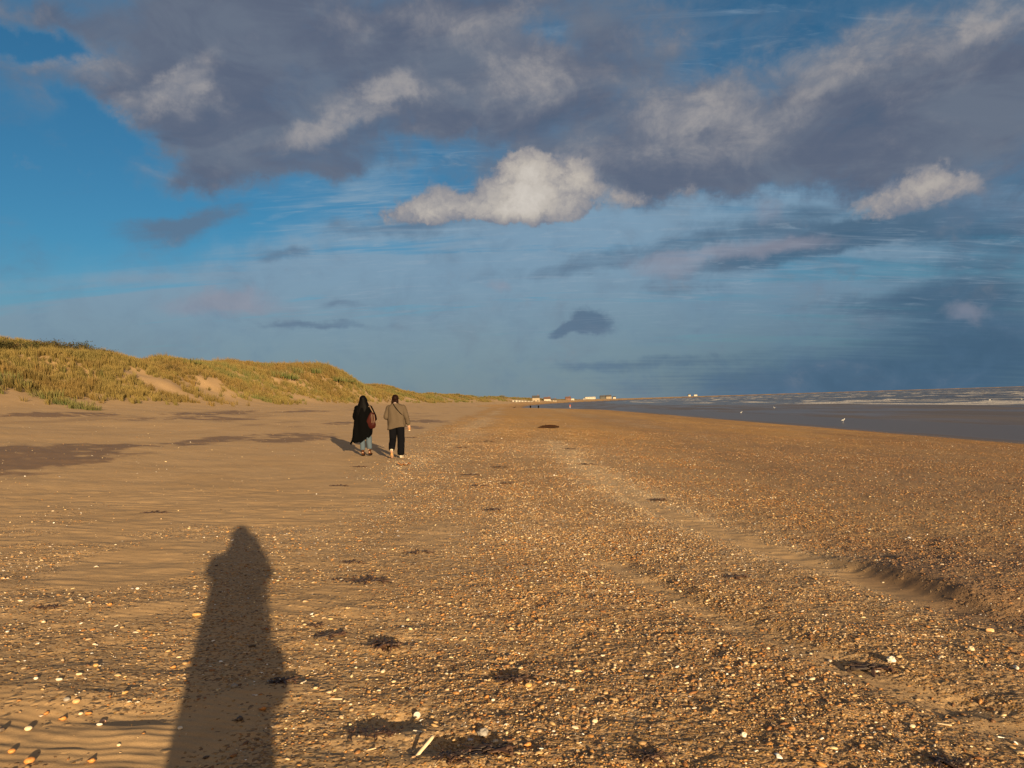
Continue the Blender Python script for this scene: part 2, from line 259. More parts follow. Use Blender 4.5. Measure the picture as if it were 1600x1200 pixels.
def micro(x, y):
    sh = shingle_mask(x, y)
    s = shore(x, y)
    near = sstep(60, 8, y)
    z = .020 * fbm(x * .8, y * 1.1, 4, 21) + .010 * fbm(x * 3.2, y * 4.5, 3, 23)
    z = z + .010 * (1 - np.abs(fbm(x * 1.5 + 4, y * 5.5, 3, 26))) * (1 - .4 * sh)
    rip = np.sin(2 * np.pi * (y * 16 + x * 2.1 + 2.6 * fbm(x * .8, y * .9, 2, 29) + .9 * fbm(x * 3, y * 2.5, 3, 30)))
    z = z + .0014 * (rip + .35 * rip * rip) * (1 - sh) * sstep(-.3, .3, fbm(x * .5 + 8, y * .6, 2, 33) + .02) * sstep(8.5, 5.5, y)
    z = z + .010 * fbm(x * 9, y * 9, 2, 35) * sh
    d, sd = dist_poly(x, y, CH1)
    prof = -.035 * np.exp(-(d / .32) ** 2) + .11 * sstep(.08, .34, d) * sstep(3.4, .9, d) * (sd > 0) * sstep(8.0, 6.6, y) * sstep(5.3, 6.0, y)
    z = z + prof * sstep(11, 7, y) * sstep(4.9, 5.8, y)
    d2, sd2 = dist_poly(x, y, CH2)
    z = z + (-.03 * np.exp(-(d2 / .2) ** 2) + .035 * sstep(.1, .3, d2) * sstep(1.2, .4, d2) * (sd2 > 0)) * sstep(8, 6, y)
    # hollows scoured round clumps of weed
    for (cx, cy, r, a) in PITS:
        z = z + a * np.exp(-(((x - cx) / r) ** 2 + ((y - cy) / (r * .55)) ** 2)) - .5 * a * np.exp(-(((x - cx - .2 * r) / (r * 1.2)) ** 2 + ((y - cy + r * .9) / (r * .5)) ** 2))
    return z * near * sstep(28, 24, s)
PITS = [(-.66, 3.55, .20, -.035), (-.33, 3.30, .17, -.04), (-.87, 4.72, .14, -.03), (-1.85, 3.55, .25, -.02), (-1.30, 4.10, .2, -.018),
        (-.06, 4.15, .12, -.025), (2.4, 3.9, .2, -.02), (-2.3, 3.7, .25, .02)]
def height(x, y):
    return h_base(x, y) + micro(x, y)


# ---------------------------------------------------------------- mesh / object helpers
def new_mat(name):
    m = bpy.data.materials.new(name); m.use_nodes = True; t = NT(m.node_tree); t.n.clear()
    out = t.node('ShaderNodeOutputMaterial'); b = t.node('ShaderNodeBsdfPrincipled'); t.l.new(b.outputs[0], out.inputs[0])
    return m, t, b
def tag(o, label=None, cat=None, group=None, kind=None):
    if label: o['label'] = label
    if cat: o['category'] = cat
    if group: o['group'] = group
    if kind: o['kind'] = kind
    return o
def link(name, me, mat=None, parent=None):
    o = bpy.data.objects.new(name, me); COL.objects.link(o)
    if mat is not None and me is not None: me.materials.append(mat)
    if parent is not None: o.parent = parent
    return o
def empty(name, loc, rz=0):
    o = bpy.data.objects.new(name, None); COL.objects.link(o); o.location = loc; o.rotation_euler = (0, 0, rz); o.empty_display_size = .2
    return o
def np_mesh(name, V, F, smooth=True):
    """V (n,3) float, F (m,k) int"""
    me = bpy.data.meshes.new(name); V = np.asarray(V, np.float32); F = np.asarray(F, np.int32); k = F.shape[1]
    me.vertices.add(len(V)); me.vertices.foreach_set('co', V.ravel())
    me.loops.add(F.size); me.loops.foreach_set('vertex_index', F.ravel())
    me.polygons.add(len(F)); me.polygons.foreach_set('loop_start', np.arange(0, F.size, k, dtype=np.int32))
    me.polygons.foreach_set('loop_total', np.full(len(F), k, np.int32))
    me.polygons.foreach_set('use_smooth', np.full(len(F), smooth))
    me.update(calc_edges=True); return me
def attr(me, name, arr):
    a = me.attributes.new(name, 'FLOAT', 'POINT'); a.data.foreach_set('value', np.asarray(arr, np.float32).ravel())
def polar(az_list, r_list, closed=False):
    A, Rr = np.meshgrid(np.radians(az_list), r_list)
    x = Rr * np.sin(A); y = Rr * np.cos(A); n, m = A.shape
    idx = np.arange(n * m).reshape(n, m)
    a = idx[:-1, :-1].ravel(); b = idx[:-1, 1:].ravel(); c = idx[1:, 1:].ravel(); d = idx[1:, :-1].ravel()
    F = np.stack([a, b, c, d], 1)
    if closed:
        a = idx[:-1, -1]; b = idx[:-1, 0]; c = idx[1:, 0]; d = idx[1:, -1]
        F = np.vstack([F, np.stack([a, b, c, d], 1)])
    return x.ravel(), y.ravel(), F[:, ::-1]

# ---------------------------------------------------------------- the beach: one sheet out to the horizon
DAMP = [(-23.0, 36.9, 1.38, 3.4), (-23.4, 31, .8, 3.2), (-18.8, 37.9, 1.04, 3.6), (-20.2, 48.3, 1.5, 6), (-17, 40, 2.15, 2.3), (-18.7, 63.8, 1.0, 8.1),
        (-11.2, 17.3, 1.7, 3.0), (-9.9, 14.4, 1.3, 1.9), (-9.9, 24.3, .65, 3.7), (-8.3, 27, 1.2, 3.1), (-10.1, 42.3, .7, 2.8),
        (-6.2, 52.4, 1.4, 3.6), (-5.9, 40.3, .8, 2.6)]
az_l = np.concatenate([np.linspace(-50, 50, 700), np.linspace(50, 310, 90)[1:-1]])
r_l = np.concatenate([np.geomspace(.12, 2.2, 30)[:-1], np.geomspace(2.2, 13, 560)[:-1], np.geomspace(13, 300, 300)[:-1], np.geomspace(300, 30000, 90)])
gx, gy, gF = polar(az_l, r_l, True)
gh = height(gx, gy)
ground_me = np_mesh('beach', np.stack([gx, gy, gh], 1), gF)
g_sh = shingle_mask(gx, gy); g_s = shore(gx, gy)
g_dp = np.zeros_like(gx)
for (cx, cy, rx, ry) in DAMP:
    r2 = ((gx - cx) / (rx * 1.25)) ** 2 + ((gy - cy) / (ry * 1.25)) ** 2
    g_dp = np.maximum(g_dp, np.clip(1.25 - r2, 0, 1))
dn = fbm(gx * .8, gy * .7, 4, 55) * .8 + fbm(gx * 2.2, gy * 2.0, 4, 56) * 1.0
g_dp = sstep(.34, .95, g_dp + dn * 1.15 * (g_dp > 0)) * np.clip(g_dp * 2, 0, 1)
g_dp = np.maximum(g_dp, .5 * sstep(.25, .6, fbm(gx * .5, gy * .14, 4, 58)) * sstep(-27, -20, g_s) * sstep(-5, -9, g_s) * sstep(20, 35, gy))
def grass_cover(x, y):
    s = x - coast(y)
    low = sstep(-26.5, -31, s + 1.6 * fbm(s * .2, y * .09, 3, 61))
    n = fbm(s * .16, y * .09, 4, 62)
    c = low * sstep(-.22, .22, n + .42 * fbm(s * .7, y * .5, 3, 64) + .5 * sstep(-31, -43, s) - .10)
    c = c + .8 * low * np.exp(-((s + 36) / 6) ** 2 - ((y - 150) / 36) ** 2)
    return np.clip(c, 0, 1)
_dk = sstep(3.1, 3.9, gx + .4 * fbm(gx * 1.2, gy * .8, 3, 102)) * sstep(9.5, 7.2, gy + .8 * fbm(gx * .5, gy * .4, 3, 103)) * sstep(3.6, 4.8, gy + .25 * (gx - 3))  # dark right-hand shingle, with the runnel bank's shade painted into its colour
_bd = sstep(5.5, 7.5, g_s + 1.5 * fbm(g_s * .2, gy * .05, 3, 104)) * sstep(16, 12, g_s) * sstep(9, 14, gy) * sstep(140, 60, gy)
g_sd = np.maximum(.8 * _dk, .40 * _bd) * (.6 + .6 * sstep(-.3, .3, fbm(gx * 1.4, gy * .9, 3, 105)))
g_gr = grass_cover(gx, gy)
attr(ground_me, 'shingle', g_sh); attr(ground_me, 'damp_shade', np.maximum(g_dp, g_sd)); attr(ground_me, 'grass', g_gr)  # second attribute: real moisture on the sand plus the painted bank shade
attr(ground_me, 'wet', sstep(25.6, 26.6, g_s + .4 * fbm(g_s * .3, gy * .05, 3, 3)))
# tone: -1 dark orange shingle .. +1 bleached shell grit, with a vignette painted over the foreground
ch_d, _ = dist_poly(gx, gy, CH1)
tone = .9 * np.exp(-(ch_d / np.interp(gy, [5, 10, 30], [.35, .6, .5])) ** 2) * sstep(40, 25, gy) + .55 * np.exp(-((g_s + 2.6) / 1.1) ** 2) * sstep(3, 8, gy) \
    - .8 * sstep(2.9, 6, g_s) * sstep(60, 4, gy) - .5 * sstep(12, 20, g_s) - .5 * sstep(8, 3.5, gy) + .45 * fbm(g_s * .5, gy * .12, 4, 66) + .35 * fbm(gx * 1.7, gy * 1.2, 3, 67)
tone = tone + .45 * np.exp(-((g_s - 9.5 - 1.2 * fbm(gy * .1, gy * 0, 2, 4)) / 1.2) ** 2)
attr(ground_me, 'tone', tone)

m, t, b = new_mat('sand_and_shingle')
pos = t.node('ShaderNodeNewGeometry').outputs['Position']
A = lambda n: t.node('ShaderNodeAttribute', attribute_name=n, attribute_type='GEOMETRY').outputs['Fac']
sh, dp_shade, gr, wt, tn = A('shingle'), A('damp_shade'), A('grass'), A('wet'), A('tone')
lo = t.noise(pos, .8, 5, .6); mid = t.noise(pos, 7, 5, .65); hi = t.noise(pos, 160, 3, .7)
sand = t.mix(t.map(lo, .3, .7), (.375, .240, .115), (.425, .280, .143))
sand = t.mix(t.m('MULTIPLY', t.map(mid, .35, .75), .35), sand, (.29, .18, .088))
sand = t.mix(t.m('MULTIPLY', t.map(hi, .35, .7), .45), sand, (.21, .13, .068))
def cells(scale, seed):
    vn = t.node('ShaderNodeTexVoronoi', {'Vector': t.v('ADD', pos, (seed, 0, 0)), 'Scale': scale, 'Randomness': 1.0}, voronoi_dimensions='3D')
    r, g_, b_ = t.sep(vn.outputs['Color'])
    return vn.outputs['Distance'], r, g_
pal = [(0, (.085, .047, .026)), (.13, (.15, .080, .036)), (.28, (.26, .137, .038)), (.45, (.35, .188, .050)), (.6, (.30, .19, .10)), (.74, (.42, .28, .15)), (.88, (.48, .36, .23)), (.965, (.62, .54, .44))]
d1, r1, q1 = cells(70, 3.); d2, r2, q2 = cells(26, 9.)
shift = t.m('MULTIPLY', tn, .16)
c1 = t.ramp(t.m('ADD', r1, shift, clamp=True), pal, 'CONSTANT'); c2 = t.ramp(t.m('ADD', r2, shift, clamp=True), pal, 'CONSTANT')
camd = t.m('DIVIDE', t.v('LENGTH', pos), 30.0)
peb = t.mix(t.map(camd, .15, 1.0, .25, .8), c1, c2)
k1 = t.m('LESS_THAN', q1, t.m('ADD', t.m('MULTIPLY', sh, 1.15), -.03)); k2 = t.m('LESS_THAN', q2, t.m('MULTIPLY', sh, .9))
peb = t.mix(t.m('MULTIPLY', t.map(d1, .25, .6), .35), peb, (.12, .075, .045))
colr = t.mix(t.m('MULTIPLY', k1, .85), sand, peb)
big = t.mix(t.map(lo, .3, .7, 0., 1.), (.36, .178, .036), (.45, .248, .064))
big = t.mix(t.map(tn, -.15, -1.0), big, (.215, .105, .030))
colr = t.mix(t.m('MULTIPLY', t.m('MULTIPLY', sh, t.map(camd, .3, 1.6, 0., .8)), t.map(tn, .9, -.2, .35, 1.)), colr, big)
colr = t.mix(t.m('MULTIPLY', t.m('MULTIPLY', t.map(tn, .1, 1.0), sh), .6), colr, (.47, .345, .20))
colr = t.mix(t.m('MULTIPLY', dp_shade, .93), colr, t.mix(mid, (.12, .070, .038), (.20, .12, .062)))
colr = t.mix(t.m('MULTIPLY', gr, .75), colr, t.mix(t.map(mid, .3, .7), (.20, .125, .05), (.36, .235, .11)))
wcol = t.mix(t.map(t.noise(t.v('MULTIPLY', pos, (.05, .02, 0)), 1, 5, .6), .35, .65), (.10, .078, .062), (.125, .098, .078))
colr = t.mix(wt, colr, wcol)
t.put(b.inputs['Base Color'], colr)
rough = t.mix(wt, t.mix(dp_shade, (.95,) * 3, (.75,) * 3), t.mix(t.map(t.noise(t.v('MULTIPLY', pos, (.12, .03, 0)), 1, 4, .6), .4, .6), (.34,) * 3, (.55,) * 3))
t.put(b.inputs['Roughness'], rough); b.inputs['Specular IOR Level'].default_value = .3
hgt = t.m('ADD', t.m('MULTIPLY', t.m('MULTIPLY', t.m('SUBTRACT', 1.0, d1), k1), .006), t.m('MULTIPLY', t.m('MULTIPLY', t.m('SUBTRACT', 1.0, d2), k2), .016))
hgt = t.m('ADD', hgt, t.m('MULTIPLY', hi, .0018)); hgt = t.m('ADD', hgt, t.m('MULTIPLY', mid, .0045))
rp = t.node('ShaderNodeTexWave', {'Vector': t.v('MULTIPLY', pos, (.12, 1, 0)), 'Scale': 1.6, 'Distortion': 5., 'Detail': 3., 'Detail Scale': 1.4}, wave_type='BANDS', bands_direction='Y').outputs['Fac']
hgt = t.m('ADD', hgt, t.m('MULTIPLY', t.m('MULTIPLY', rp, t.m('SUBTRACT', 1.0, sh)), .0014))
hgt = t.m('ADD', hgt, t.m('MULTIPLY', t.noise(t.v('MULTIPLY', pos, (1.4, .8, 1)), 1.0, 5, .6), .009))
hgt = t.m('MULTIPLY', hgt, t.m('SUBTRACT', 1.0, t.m('MULTIPLY', wt, .93)))
bp = t.node('ShaderNodeBump', {'Strength': .85, 'Distance': 1.0, 'Height': hgt}); t.l.new(bp.outputs[0], b.inputs['Normal'])
tag(link('ground', ground_me, m), 'sand and shingle beach rising to dunes', kind='structure')

# ---------------------------------------------------------------- water
az_s = np.concatenate([np.linspace(-2, 52, 620), np.linspace(52, 182, 60)[1:]])
r_s = np.concatenate([np.geomspace(60, 1800, 520)[:-1], np.geomspace(1800, 40000, 60)])
sx, sy, sF = polar(az_s, r_s)
ss = sx - coast(sy)
amp = np.interp(ss, [84, 92, 110, 180, 400, 2000], [.0, .10, .34, .50, .55, .6]) * np.interp(np.hypot(sx, sy), [0, 1200, 4000, 40000], [1, 1, .6, .2])
ph = ss / 17.0 + .9 * fbm(sy * .012, ss * .012, 3, 71) + .25 * fbm(sy * .06, ss * .06, 3, 72)
loc = .35 + .65 * sstep(-.35, .35, fbm(sy * .018, ss * .05, 3, 73))
saw = ph - np.floor(ph)
wave = np.where(saw < .28, sstep(0, .28, saw), 1 - sstep(.28, 1, saw))        # steep face towards the beach
chop = fbm(sx * .16, sy * .10, 4, 75)
sz = -1.62 + amp * (wave * loc * 1.25 - .35 + .38 * chop) + .25 * amp * fbm(sx * .05, sy * .04, 2, 76)
crest = sstep(.55, .98, wave * loc) * sstep(-.25, .25, fbm(sx * .035, sy * .02, 3, 77) + .1)
foam = np.maximum(crest, .75 * sstep(112, 92, ss) * sstep(-.3, .2, fbm(ss * .12, sy * .02, 3, 78)))
foam = np.maximum(foam, .8 * sstep(.18, .42, fbm(sx * .09, sy * .045, 3, 79)) * sstep(90, 100, ss))
foam = foam * np.interp(ss, [84, 88, 230, 900], [.3, 1.15, 1, .6])
sea_me = np_mesh('sea', np.stack([sx, sy, sz], 1), sF); attr(sea_me, 'foam', foam)
m, t, b = new_mat('sea_water')
pos = t.node('ShaderNodeNewGeometry').outputs['Position']
fo = t.node('ShaderNodeAttribute', attribute_name='foam', attribute_type='GEOMETRY').outputs['Fac']
nz = t.noise(t.v('MULTIPLY', pos, (.55, .22, .5)), 1.0, 6, .68)
fm_ = t.map(t.m('ADD', fo, t.m('MULTIPLY', t.m('SUBTRACT', nz, .5), 1.5)), .42, .85)
wc = t.mix(t.map(nz, .3, .7), (.080, .072, .060), (.135, .120, .100))
t.put(b.inputs['Base Color'], t.mix(fm_, wc, (.46, .43, .40)))
b.inputs['Specular IOR Level'].default_value = .3
t.put(b.inputs['Roughness'], t.mix(fm_, (.3,) * 3, (.9,) * 3))
bp = t.node('ShaderNodeBump', {'Strength': .6, 'Distance': .6, 'Height': t.noise(t.v('MULTIPLY', pos, (.9, .5, 1)), 1.0, 5, .6)}); t.l.new(bp.outputs[0], b.inputs['Normal'])
tag(link('sea', sea_me, m), 'choppy brown-grey sea with white breakers', kind='structure')

py_ = np.concatenate([np.arange(-60, 130, .8), np.geomspace(130, 1400, 240)])
pu = np.linspace(-14, 50, 140)
U, Yv = np.meshgrid(pu, py_); X_ = U + coast(Yv); n_, m_ = U.shape
idx = np.arange(n_ * m_).reshape(n_, m_)
pF = np.stack([idx[:-1, :-1].ravel(), idx[:-1, 1:].ravel(), idx[1:, 1:].ravel(), idx[1:, :-1].ravel()], 1)
pz = -1.505 + .008 * fbm(X_ * .8, Yv * .5, 3, 81)
keep = (h_base(X_, Yv) < -1.36).ravel()
pF = pF[keep[pF].any(1)]
pool_me = np_mesh('pool', np.stack([X_.ravel(), Yv.ravel(), pz.ravel()], 1), pF)
m, t, b = new_mat('pool_water')
pos = t.node('ShaderNodeNewGeometry').outputs['Position']
b.inputs['Base Color'].default_value = (.105, .085, .070, 1); b.inputs['Roughness'].default_value = .38; b.inputs['Specular IOR Level'].default_value = .22
bp = t.node('ShaderNodeBump', {'Strength': .5, 'Distance': .05, 'Height': t.noise(t.v('MULTIPLY', pos, (1.6, 1.1, 1)), 1.6, 4, .6)}); t.l.new(bp.outputs[0], b.inputs['Normal'])
tag(link('shallow_water', pool_me, m), 'shallow water lying between the shingle and the wet sand', kind='structure')


# ---------------------------------------------------------------- shapes for stones and shells
def displaced_ico(sub, seed, sx, sy, sz, amp=.16, freq=1.7):
    bm = bmesh.new(); bmesh.ops.create_icosphere(bm, subdivisions=sub, radius=.5); rnd = random.Random(seed)
    off = [rnd.uniform(0, 50) for _ in range(3)]
    from mathutils import noise as mn
    for v in bm.verts:
        k = 1 + amp * mn.noise(Vector((v.co.x * freq * 2 + off[0], v.co.y * freq * 2 + off[1], v.co.z * freq * 2 + off[2]))) * 1.6
        v.co = Vector((v.co.x * sx * k, v.co.y * sy * k, v.co.z * sz * k))
    return bm
def to_obj(name, bm, mat=None, parent=None, smooth=True, linkit=True):
    me = bpy.data.meshes.new(name); bm.to_mesh(me); bm.free()
    if smooth:
        for p in me.polygons: p.use_smooth = True
    if linkit: return link(name, me, mat, parent)
    o = bpy.data.objects.new(name, me)
    if mat is not None: me.materials.append(mat)
    return o
def grid_surface(fn, nu, nv, close_u=False):
    """bmesh from fn(u,v)->xyz, u,v in 0..1"""
    bm = bmesh.new(); vs = [[bm.verts.new(fn(i / (nu if close_u else nu - 1), j / (nv - 1))) for i in range(nu)] for j in range(nv)]
    for j in range(nv - 1):
        for i in range(nu if close_u else nu - 1):
            a, b2, c2, d2_ = vs[j][i], vs[j][(i + 1) % nu], vs[j + 1][(i + 1) % nu], vs[j + 1][i]
            if len({a, b2, c2, d2_}) == 4: bm.faces.new((a, b2, c2, d2_))
    return bm
def thicken(bm, t):
    """gives an open shell a real thickness"""
    bm.normal_update()
    bmesh.ops.solidify(bm, geom=list(bm.faces), thickness=t); bmesh.ops.recalc_face_normals(bm, faces=bm.faces)
    return bm
def cockle(w=1., l=.9, h=.32, ribs=9, n=19):
    def fn(u, v):
        a = (u - .5) * 2.6; r = .02 + .98 * v
        rib = 1 + .035 * math.cos(a * ribs * 2.4) * v
        x = math.sin(a) * r * w * .5 * rib; y = (math.cos(a) * r * rib - .35) * l * .62
        z = h * (math.sin(math.pi * min(1, v * .93 + .07)) ** .7) * math.cos(a * .5) ** .6 * (1 if v < .97 else .5) + .012 * math.cos(a * ribs * 2.4) * v
        return (x, y, max(0, z))
    return thicken(grid_surface(fn, n, 7), .035)
def razor(l=1., w=.13, h=.06):
    def fn(u, v):
        x = (v - .5) * l; a = (u - .5) * math.pi * 1.05; end = 1 - .25 * (abs(v - .5) * 2) ** 6
        return (x, math.sin(a) * w * .5 * end + .05 * l * math.cos(v * math.pi), math.cos(a) * h * end)
    return thicken(grid_surface(fn, 9, 12), .012)
def shard(seed):
    rnd = random.Random(seed); rr = [rnd.uniform(.55, 1) for _ in range(9)]
    def fn(u, v):
        a = u * 2 * math.pi; r = .5 * v * rr[int(u * 9) % 9]
        return (math.cos(a) * r, math.sin(a) * r * .7, .16 * (1 - (2 * r) ** 2))
    return thicken(grid_surface(fn, 9, 3, True), .04)
def whelk():
    def fn(u, v):
        x = (v - .35) * 1.15; prof = [(0, .02), (.12, .16), (.3, .34), (.48, .30), (.6, .26), (.68, .18), (.78, .16), (.86, .09), (1, .01)]
        r = np.interp(v, [p[0] for p in prof], [p[1] for p in prof]); a = u * 2 * math.pi
        r = r * (1 + .10 * math.sin(v * 42 + a))
        return (x, math.cos(a) * r, math.sin(a) * r + .25)
    return grid_surface(fn, 14, 26, True)

STONE_PAL = [(0, (0.051, 0.028, 0.015)), (0.1, (0.117, 0.055, 0.023)), (0.22, (0.207, 0.09, 0.028)), (0.36, (0.289, 0.13, 0.037)), (0.5, (0.344, 0.173, 0.058)), (0.6, (0.248, 0.15, 0.078)), (0.72, (0.344, 0.219, 0.115)), (0.84, (0.413, 0.289, 0.176)), (0.92, (0.51, 0.392, 0.268))]
ORANGE_PAL = [(0, (0.043, 0.023, 0.012)), (0.16, (0.1, 0.041, 0.013)), (0.32, (0.186, 0.072, 0.018)), (0.52, (0.257, 0.106, 0.024)), (0.72, (0.314, 0.144, 0.038)), (0.85, (0.286, 0.175, 0.082)), (0.95, (0.471, 0.349, 0.214))]
PALE_PAL = [(0, (0.148, 0.089, 0.048)), (0.14, (0.269, 0.166, 0.081)), (0.34, (0.349, 0.237, 0.133)), (0.55, (0.417, 0.303, 0.181)), (0.75, (0.336, 0.196, 0.076)), (0.86, (0.511, 0.415, 0.295))]
for P_ in (STONE_PAL, ORANGE_PAL):
    P_[:] = [(p, (c_[0], c_[1], c_[2] * .82)) for p, c_ in P_]
def stone_mat(name, pal=None, fixed=None, rough=.55):
    m, t, b = new_mat(name)
    tc = t.node('ShaderNodeTexCoord').outputs['Object']
    if fixed is None:
        rnd = t.node('ShaderNodeObjectInfo').outputs['Random']; c = t.ramp(rnd, pal, 'CONSTANT')
    else: c = fixed; rnd = t.node('ShaderNodeObjectInfo').outputs['Random']
    vec = t.v('ADD', t.v('MULTIPLY', tc, (1, 1, 1)), t.xyz(t.m('MULTIPLY', rnd, 31.), 0., 0.))
    n1 = t.noise(vec, 2.4, 4, .65)
    c = t.mix(t.m('MULTIPLY', t.map(n1, .35, .7), .45), c, t.mix(.5, c, (.20, .13, .08)))
    n2 = t.noise(vec, 9, 3, .6)
    c = t.mix(t.m('MULTIPLY', t.map(n2, .55, .75), .35), c, (.62, .52, .40))
    t.put(b.inputs['Base Color'], c); b.inputs['Roughness'].default_value = rough; b.inputs['Specular IOR Level'].default_value = .35
    return m
M_STONE = stone_mat('mixed_stone', STONE_PAL); M_ORANGE = stone_mat('orange_flint', ORANGE_PAL); M_PALE = stone_mat('pale_grit', PALE_PAL)
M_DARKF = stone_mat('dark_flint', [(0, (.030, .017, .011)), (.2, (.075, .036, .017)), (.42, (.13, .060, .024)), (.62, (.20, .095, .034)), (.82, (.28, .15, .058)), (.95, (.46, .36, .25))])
M_SHELL = stone_mat('shell', [(0, (.50, .40, .30)), (.3, (.66, .60, .52)), (.55, (.76, .73, .68)), (.8, (.56, .40, .24)), (.9, (.36, .34, .36))], rough=.5)

def scatter(name, sources, xyz, rot, scl, idx, label, kind='stuff'):
    """one object whose points each carry one of the sources (geometry nodes)"""
    me = bpy.data.meshes.new(name); n = len(xyz); me.vertices.add(n); me.vertices.foreach_set('co', np.asarray(xyz, np.float32).ravel())
    for nm, ar in (('rot', rot), ('scl', scl)):
        a = me.attributes.new(nm, 'FLOAT_VECTOR', 'POINT'); a.data.foreach_set('vector', np.asarray(ar, np.float32).ravel())
    a = me.attributes.new('pick', 'INT', 'POINT'); a.data.foreach_set('value', np.asarray(idx, np.int32))
    cl = bpy.data.collections.new(name + '_sources')
    for k, o in enumerate(sources): o.name = f'{name}_source_{k:02d}'; cl.objects.link(o)
    o = link(name, me); ng = bpy.data.node_groups.new(name, 'GeometryNodeTree')
    ng.interface.new_socket('Geometry', in_out='INPUT', socket_type='NodeSocketGeometry'); ng.interface.new_socket('Geometry', in_out='OUTPUT', socket_type='NodeSocketGeometry')
    N = ng.nodes; L = ng.links
    gi = N.new('NodeGroupInput'); go = N.new('NodeGroupOutput'); ip = N.new('GeometryNodeInstanceOnPoints'); ci = N.new('GeometryNodeCollectionInfo')
    ci.inputs['Collection'].default_value = cl; ci.inputs['Separate Children'].default_value = True; ci.inputs['Reset Children'].default_value = True
    def na(nm, ty):
        q = N.new('GeometryNodeInputNamedAttribute'); q.data_type = ty; q.inputs['Name'].default_value = nm; return q.outputs['Attribute']
    L.new(gi.outputs[0], ip.inputs['Points']); L.new(ci.outputs[0], ip.inputs['Instance']); ip.inputs['Pick Instance'].default_value = True
    L.new(na('pick', 'INT'), ip.inputs['Instance Index'])
    er = N.new('FunctionNodeEulerToRotation'); L.new(na('rot', 'FLOAT_VECTOR'), er.inputs[0]); L.new(er.outputs[0], ip.inputs['Rotation'])
    L.new(na('scl', 'FLOAT_VECTOR'), ip.inputs['Scale']); L.new(ip.outputs[0], go.inputs[0])
    md = o.modifiers.new('scatter', 'NODES'); md.node_group = ng
    tag(o, label, kind=kind); return o

# ---------------------------------------------------------------- the shingle: every stone a real one out to 45 m
rng = np.random.default_rng(11)
def src(bm, mat): return to_obj('stone', bm, mat, linkit=False)
srcs = []
for mt in (M_STONE, M_ORANGE, M_PALE):
    for k in range(4): srcs.append(src(displaced_ico(2 if k < 2 else 1, 10 + k, 1, .6 + .1 * k, .5 - .05 * (k % 2), .22), mt))
srcs += [src(cockle(), M_SHELL), src(shard(3), M_SHELL), src(shard(8), M_SHELL), src(razor(), M_SHELL)]
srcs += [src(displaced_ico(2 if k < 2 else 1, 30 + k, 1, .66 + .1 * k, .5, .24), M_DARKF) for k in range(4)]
def ring(n, r0, r1):
    r = np.sqrt(rng.uniform(r0 * r0, r1 * r1, n)); a = np.radians(rng.uniform(-41, 41, n)); return r * np.sin(a), r * np.cos(a)
PX, PY, PSZ = [], [], []
for (r0, r1, dens, s0, sg) in [(2.6, 6, 4300, .0098, .50), (6, 10, 2100, .0118, .42), (10, 16, 950, .0150, .38), (16, 27, 330, .020, .35), (27, 42, 80, .028, .3), (42, 70, 16, .035, .3)]:
    area = math.radians(82) / 2 * (r1 * r1 - r0 * r0); n = int(area * dens)
    x, y = ring(n, r0, r1); m_ = shingle_mask(x, y)
    k = rng.uniform(0, 1, n) < np.clip(m_ ** 1.3, .012, 1) * (.62 + .38 * sstep(3.5, 9, y)) * (.35 + .65 * sstep(-.30, .12, fbm(x * 1.3, y * 2.0, 3, 99)))
    x, y, m_ = x[k], y[k], m_[k]
    s = s0 * np.exp(rng.normal(0, sg, len(x))); big_ = rng.uniform(0, 1, len(x)) < .03
    s = np.where(big_, s * 2.1, s)
    PX.append(x); PY.append(y); PSZ.append(np.clip(s, .005, .040))
px_, py2, ps = map(np.concatenate, (PX, PY, PSZ))
hz = height(px_, py2)
tn_ = .9 * np.exp(-(dist_poly(px_, py2, CH1)[0] / np.interp(py2, [6, 12, 20], [.45, .8, .7])) ** 2) - .9 * sstep(2.4, 4.2, shore(px_, py2)) + .5 * fbm(px_ * .5, py2 * .3, 3, 66)
u = rng.uniform(0, 1, len(px_)); v = rng.uniform(0, 1, len(px_))
sandy = shingle_mask(px_, py2) < .45
kindm = np.where(u < np.clip(.30 - .5 * tn_, .04, .9), 1, np.where(v < np.clip(.33 + .35 * tn_, .08, .75), 2, 0))
kindm = np.where((px_ > 3.3) & (py2 < 9) & (rng.uniform(0, 1, len(px_)) < .7), 1, kindm)
kindm = np.where((kindm == 1) & (tn_ > -.1) & sandy & (v < .5), 0, kindm)
pick = kindm * 4 + rng.integers(0, 4, len(px_))
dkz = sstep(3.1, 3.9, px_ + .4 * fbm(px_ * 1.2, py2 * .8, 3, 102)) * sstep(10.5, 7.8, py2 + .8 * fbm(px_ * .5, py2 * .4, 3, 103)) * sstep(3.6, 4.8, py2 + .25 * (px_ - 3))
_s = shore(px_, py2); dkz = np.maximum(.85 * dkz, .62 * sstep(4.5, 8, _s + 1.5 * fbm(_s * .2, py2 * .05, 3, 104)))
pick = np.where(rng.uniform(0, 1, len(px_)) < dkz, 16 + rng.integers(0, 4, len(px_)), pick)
w = rng.uniform(0, 1, len(px_)); shp = np.where(sandy, .13, .045)
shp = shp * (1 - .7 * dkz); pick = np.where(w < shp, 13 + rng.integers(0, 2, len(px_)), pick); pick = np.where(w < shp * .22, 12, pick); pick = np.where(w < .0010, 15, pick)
sc3 = np.stack([ps * rng.uniform(.9, 1.35, len(ps)), ps * rng.uniform(.8, 1.1, len(ps)), ps * rng.uniform(.7, 1.15, len(ps))], 1)
shl = (pick >= 12) & (pick < 16); sc3[shl] *= 1.15
sc3[pick == 15] = np.array([1, 1, 1]) * (.035 + .02 * rng.uniform(0, 1, (int((pick == 15).sum()), 1)))
rt = np.stack([rng.normal(0, .22, len(ps)), rng.normal(0, .22, len(ps)), rng.uniform(0, 6.283, len(ps))], 1)
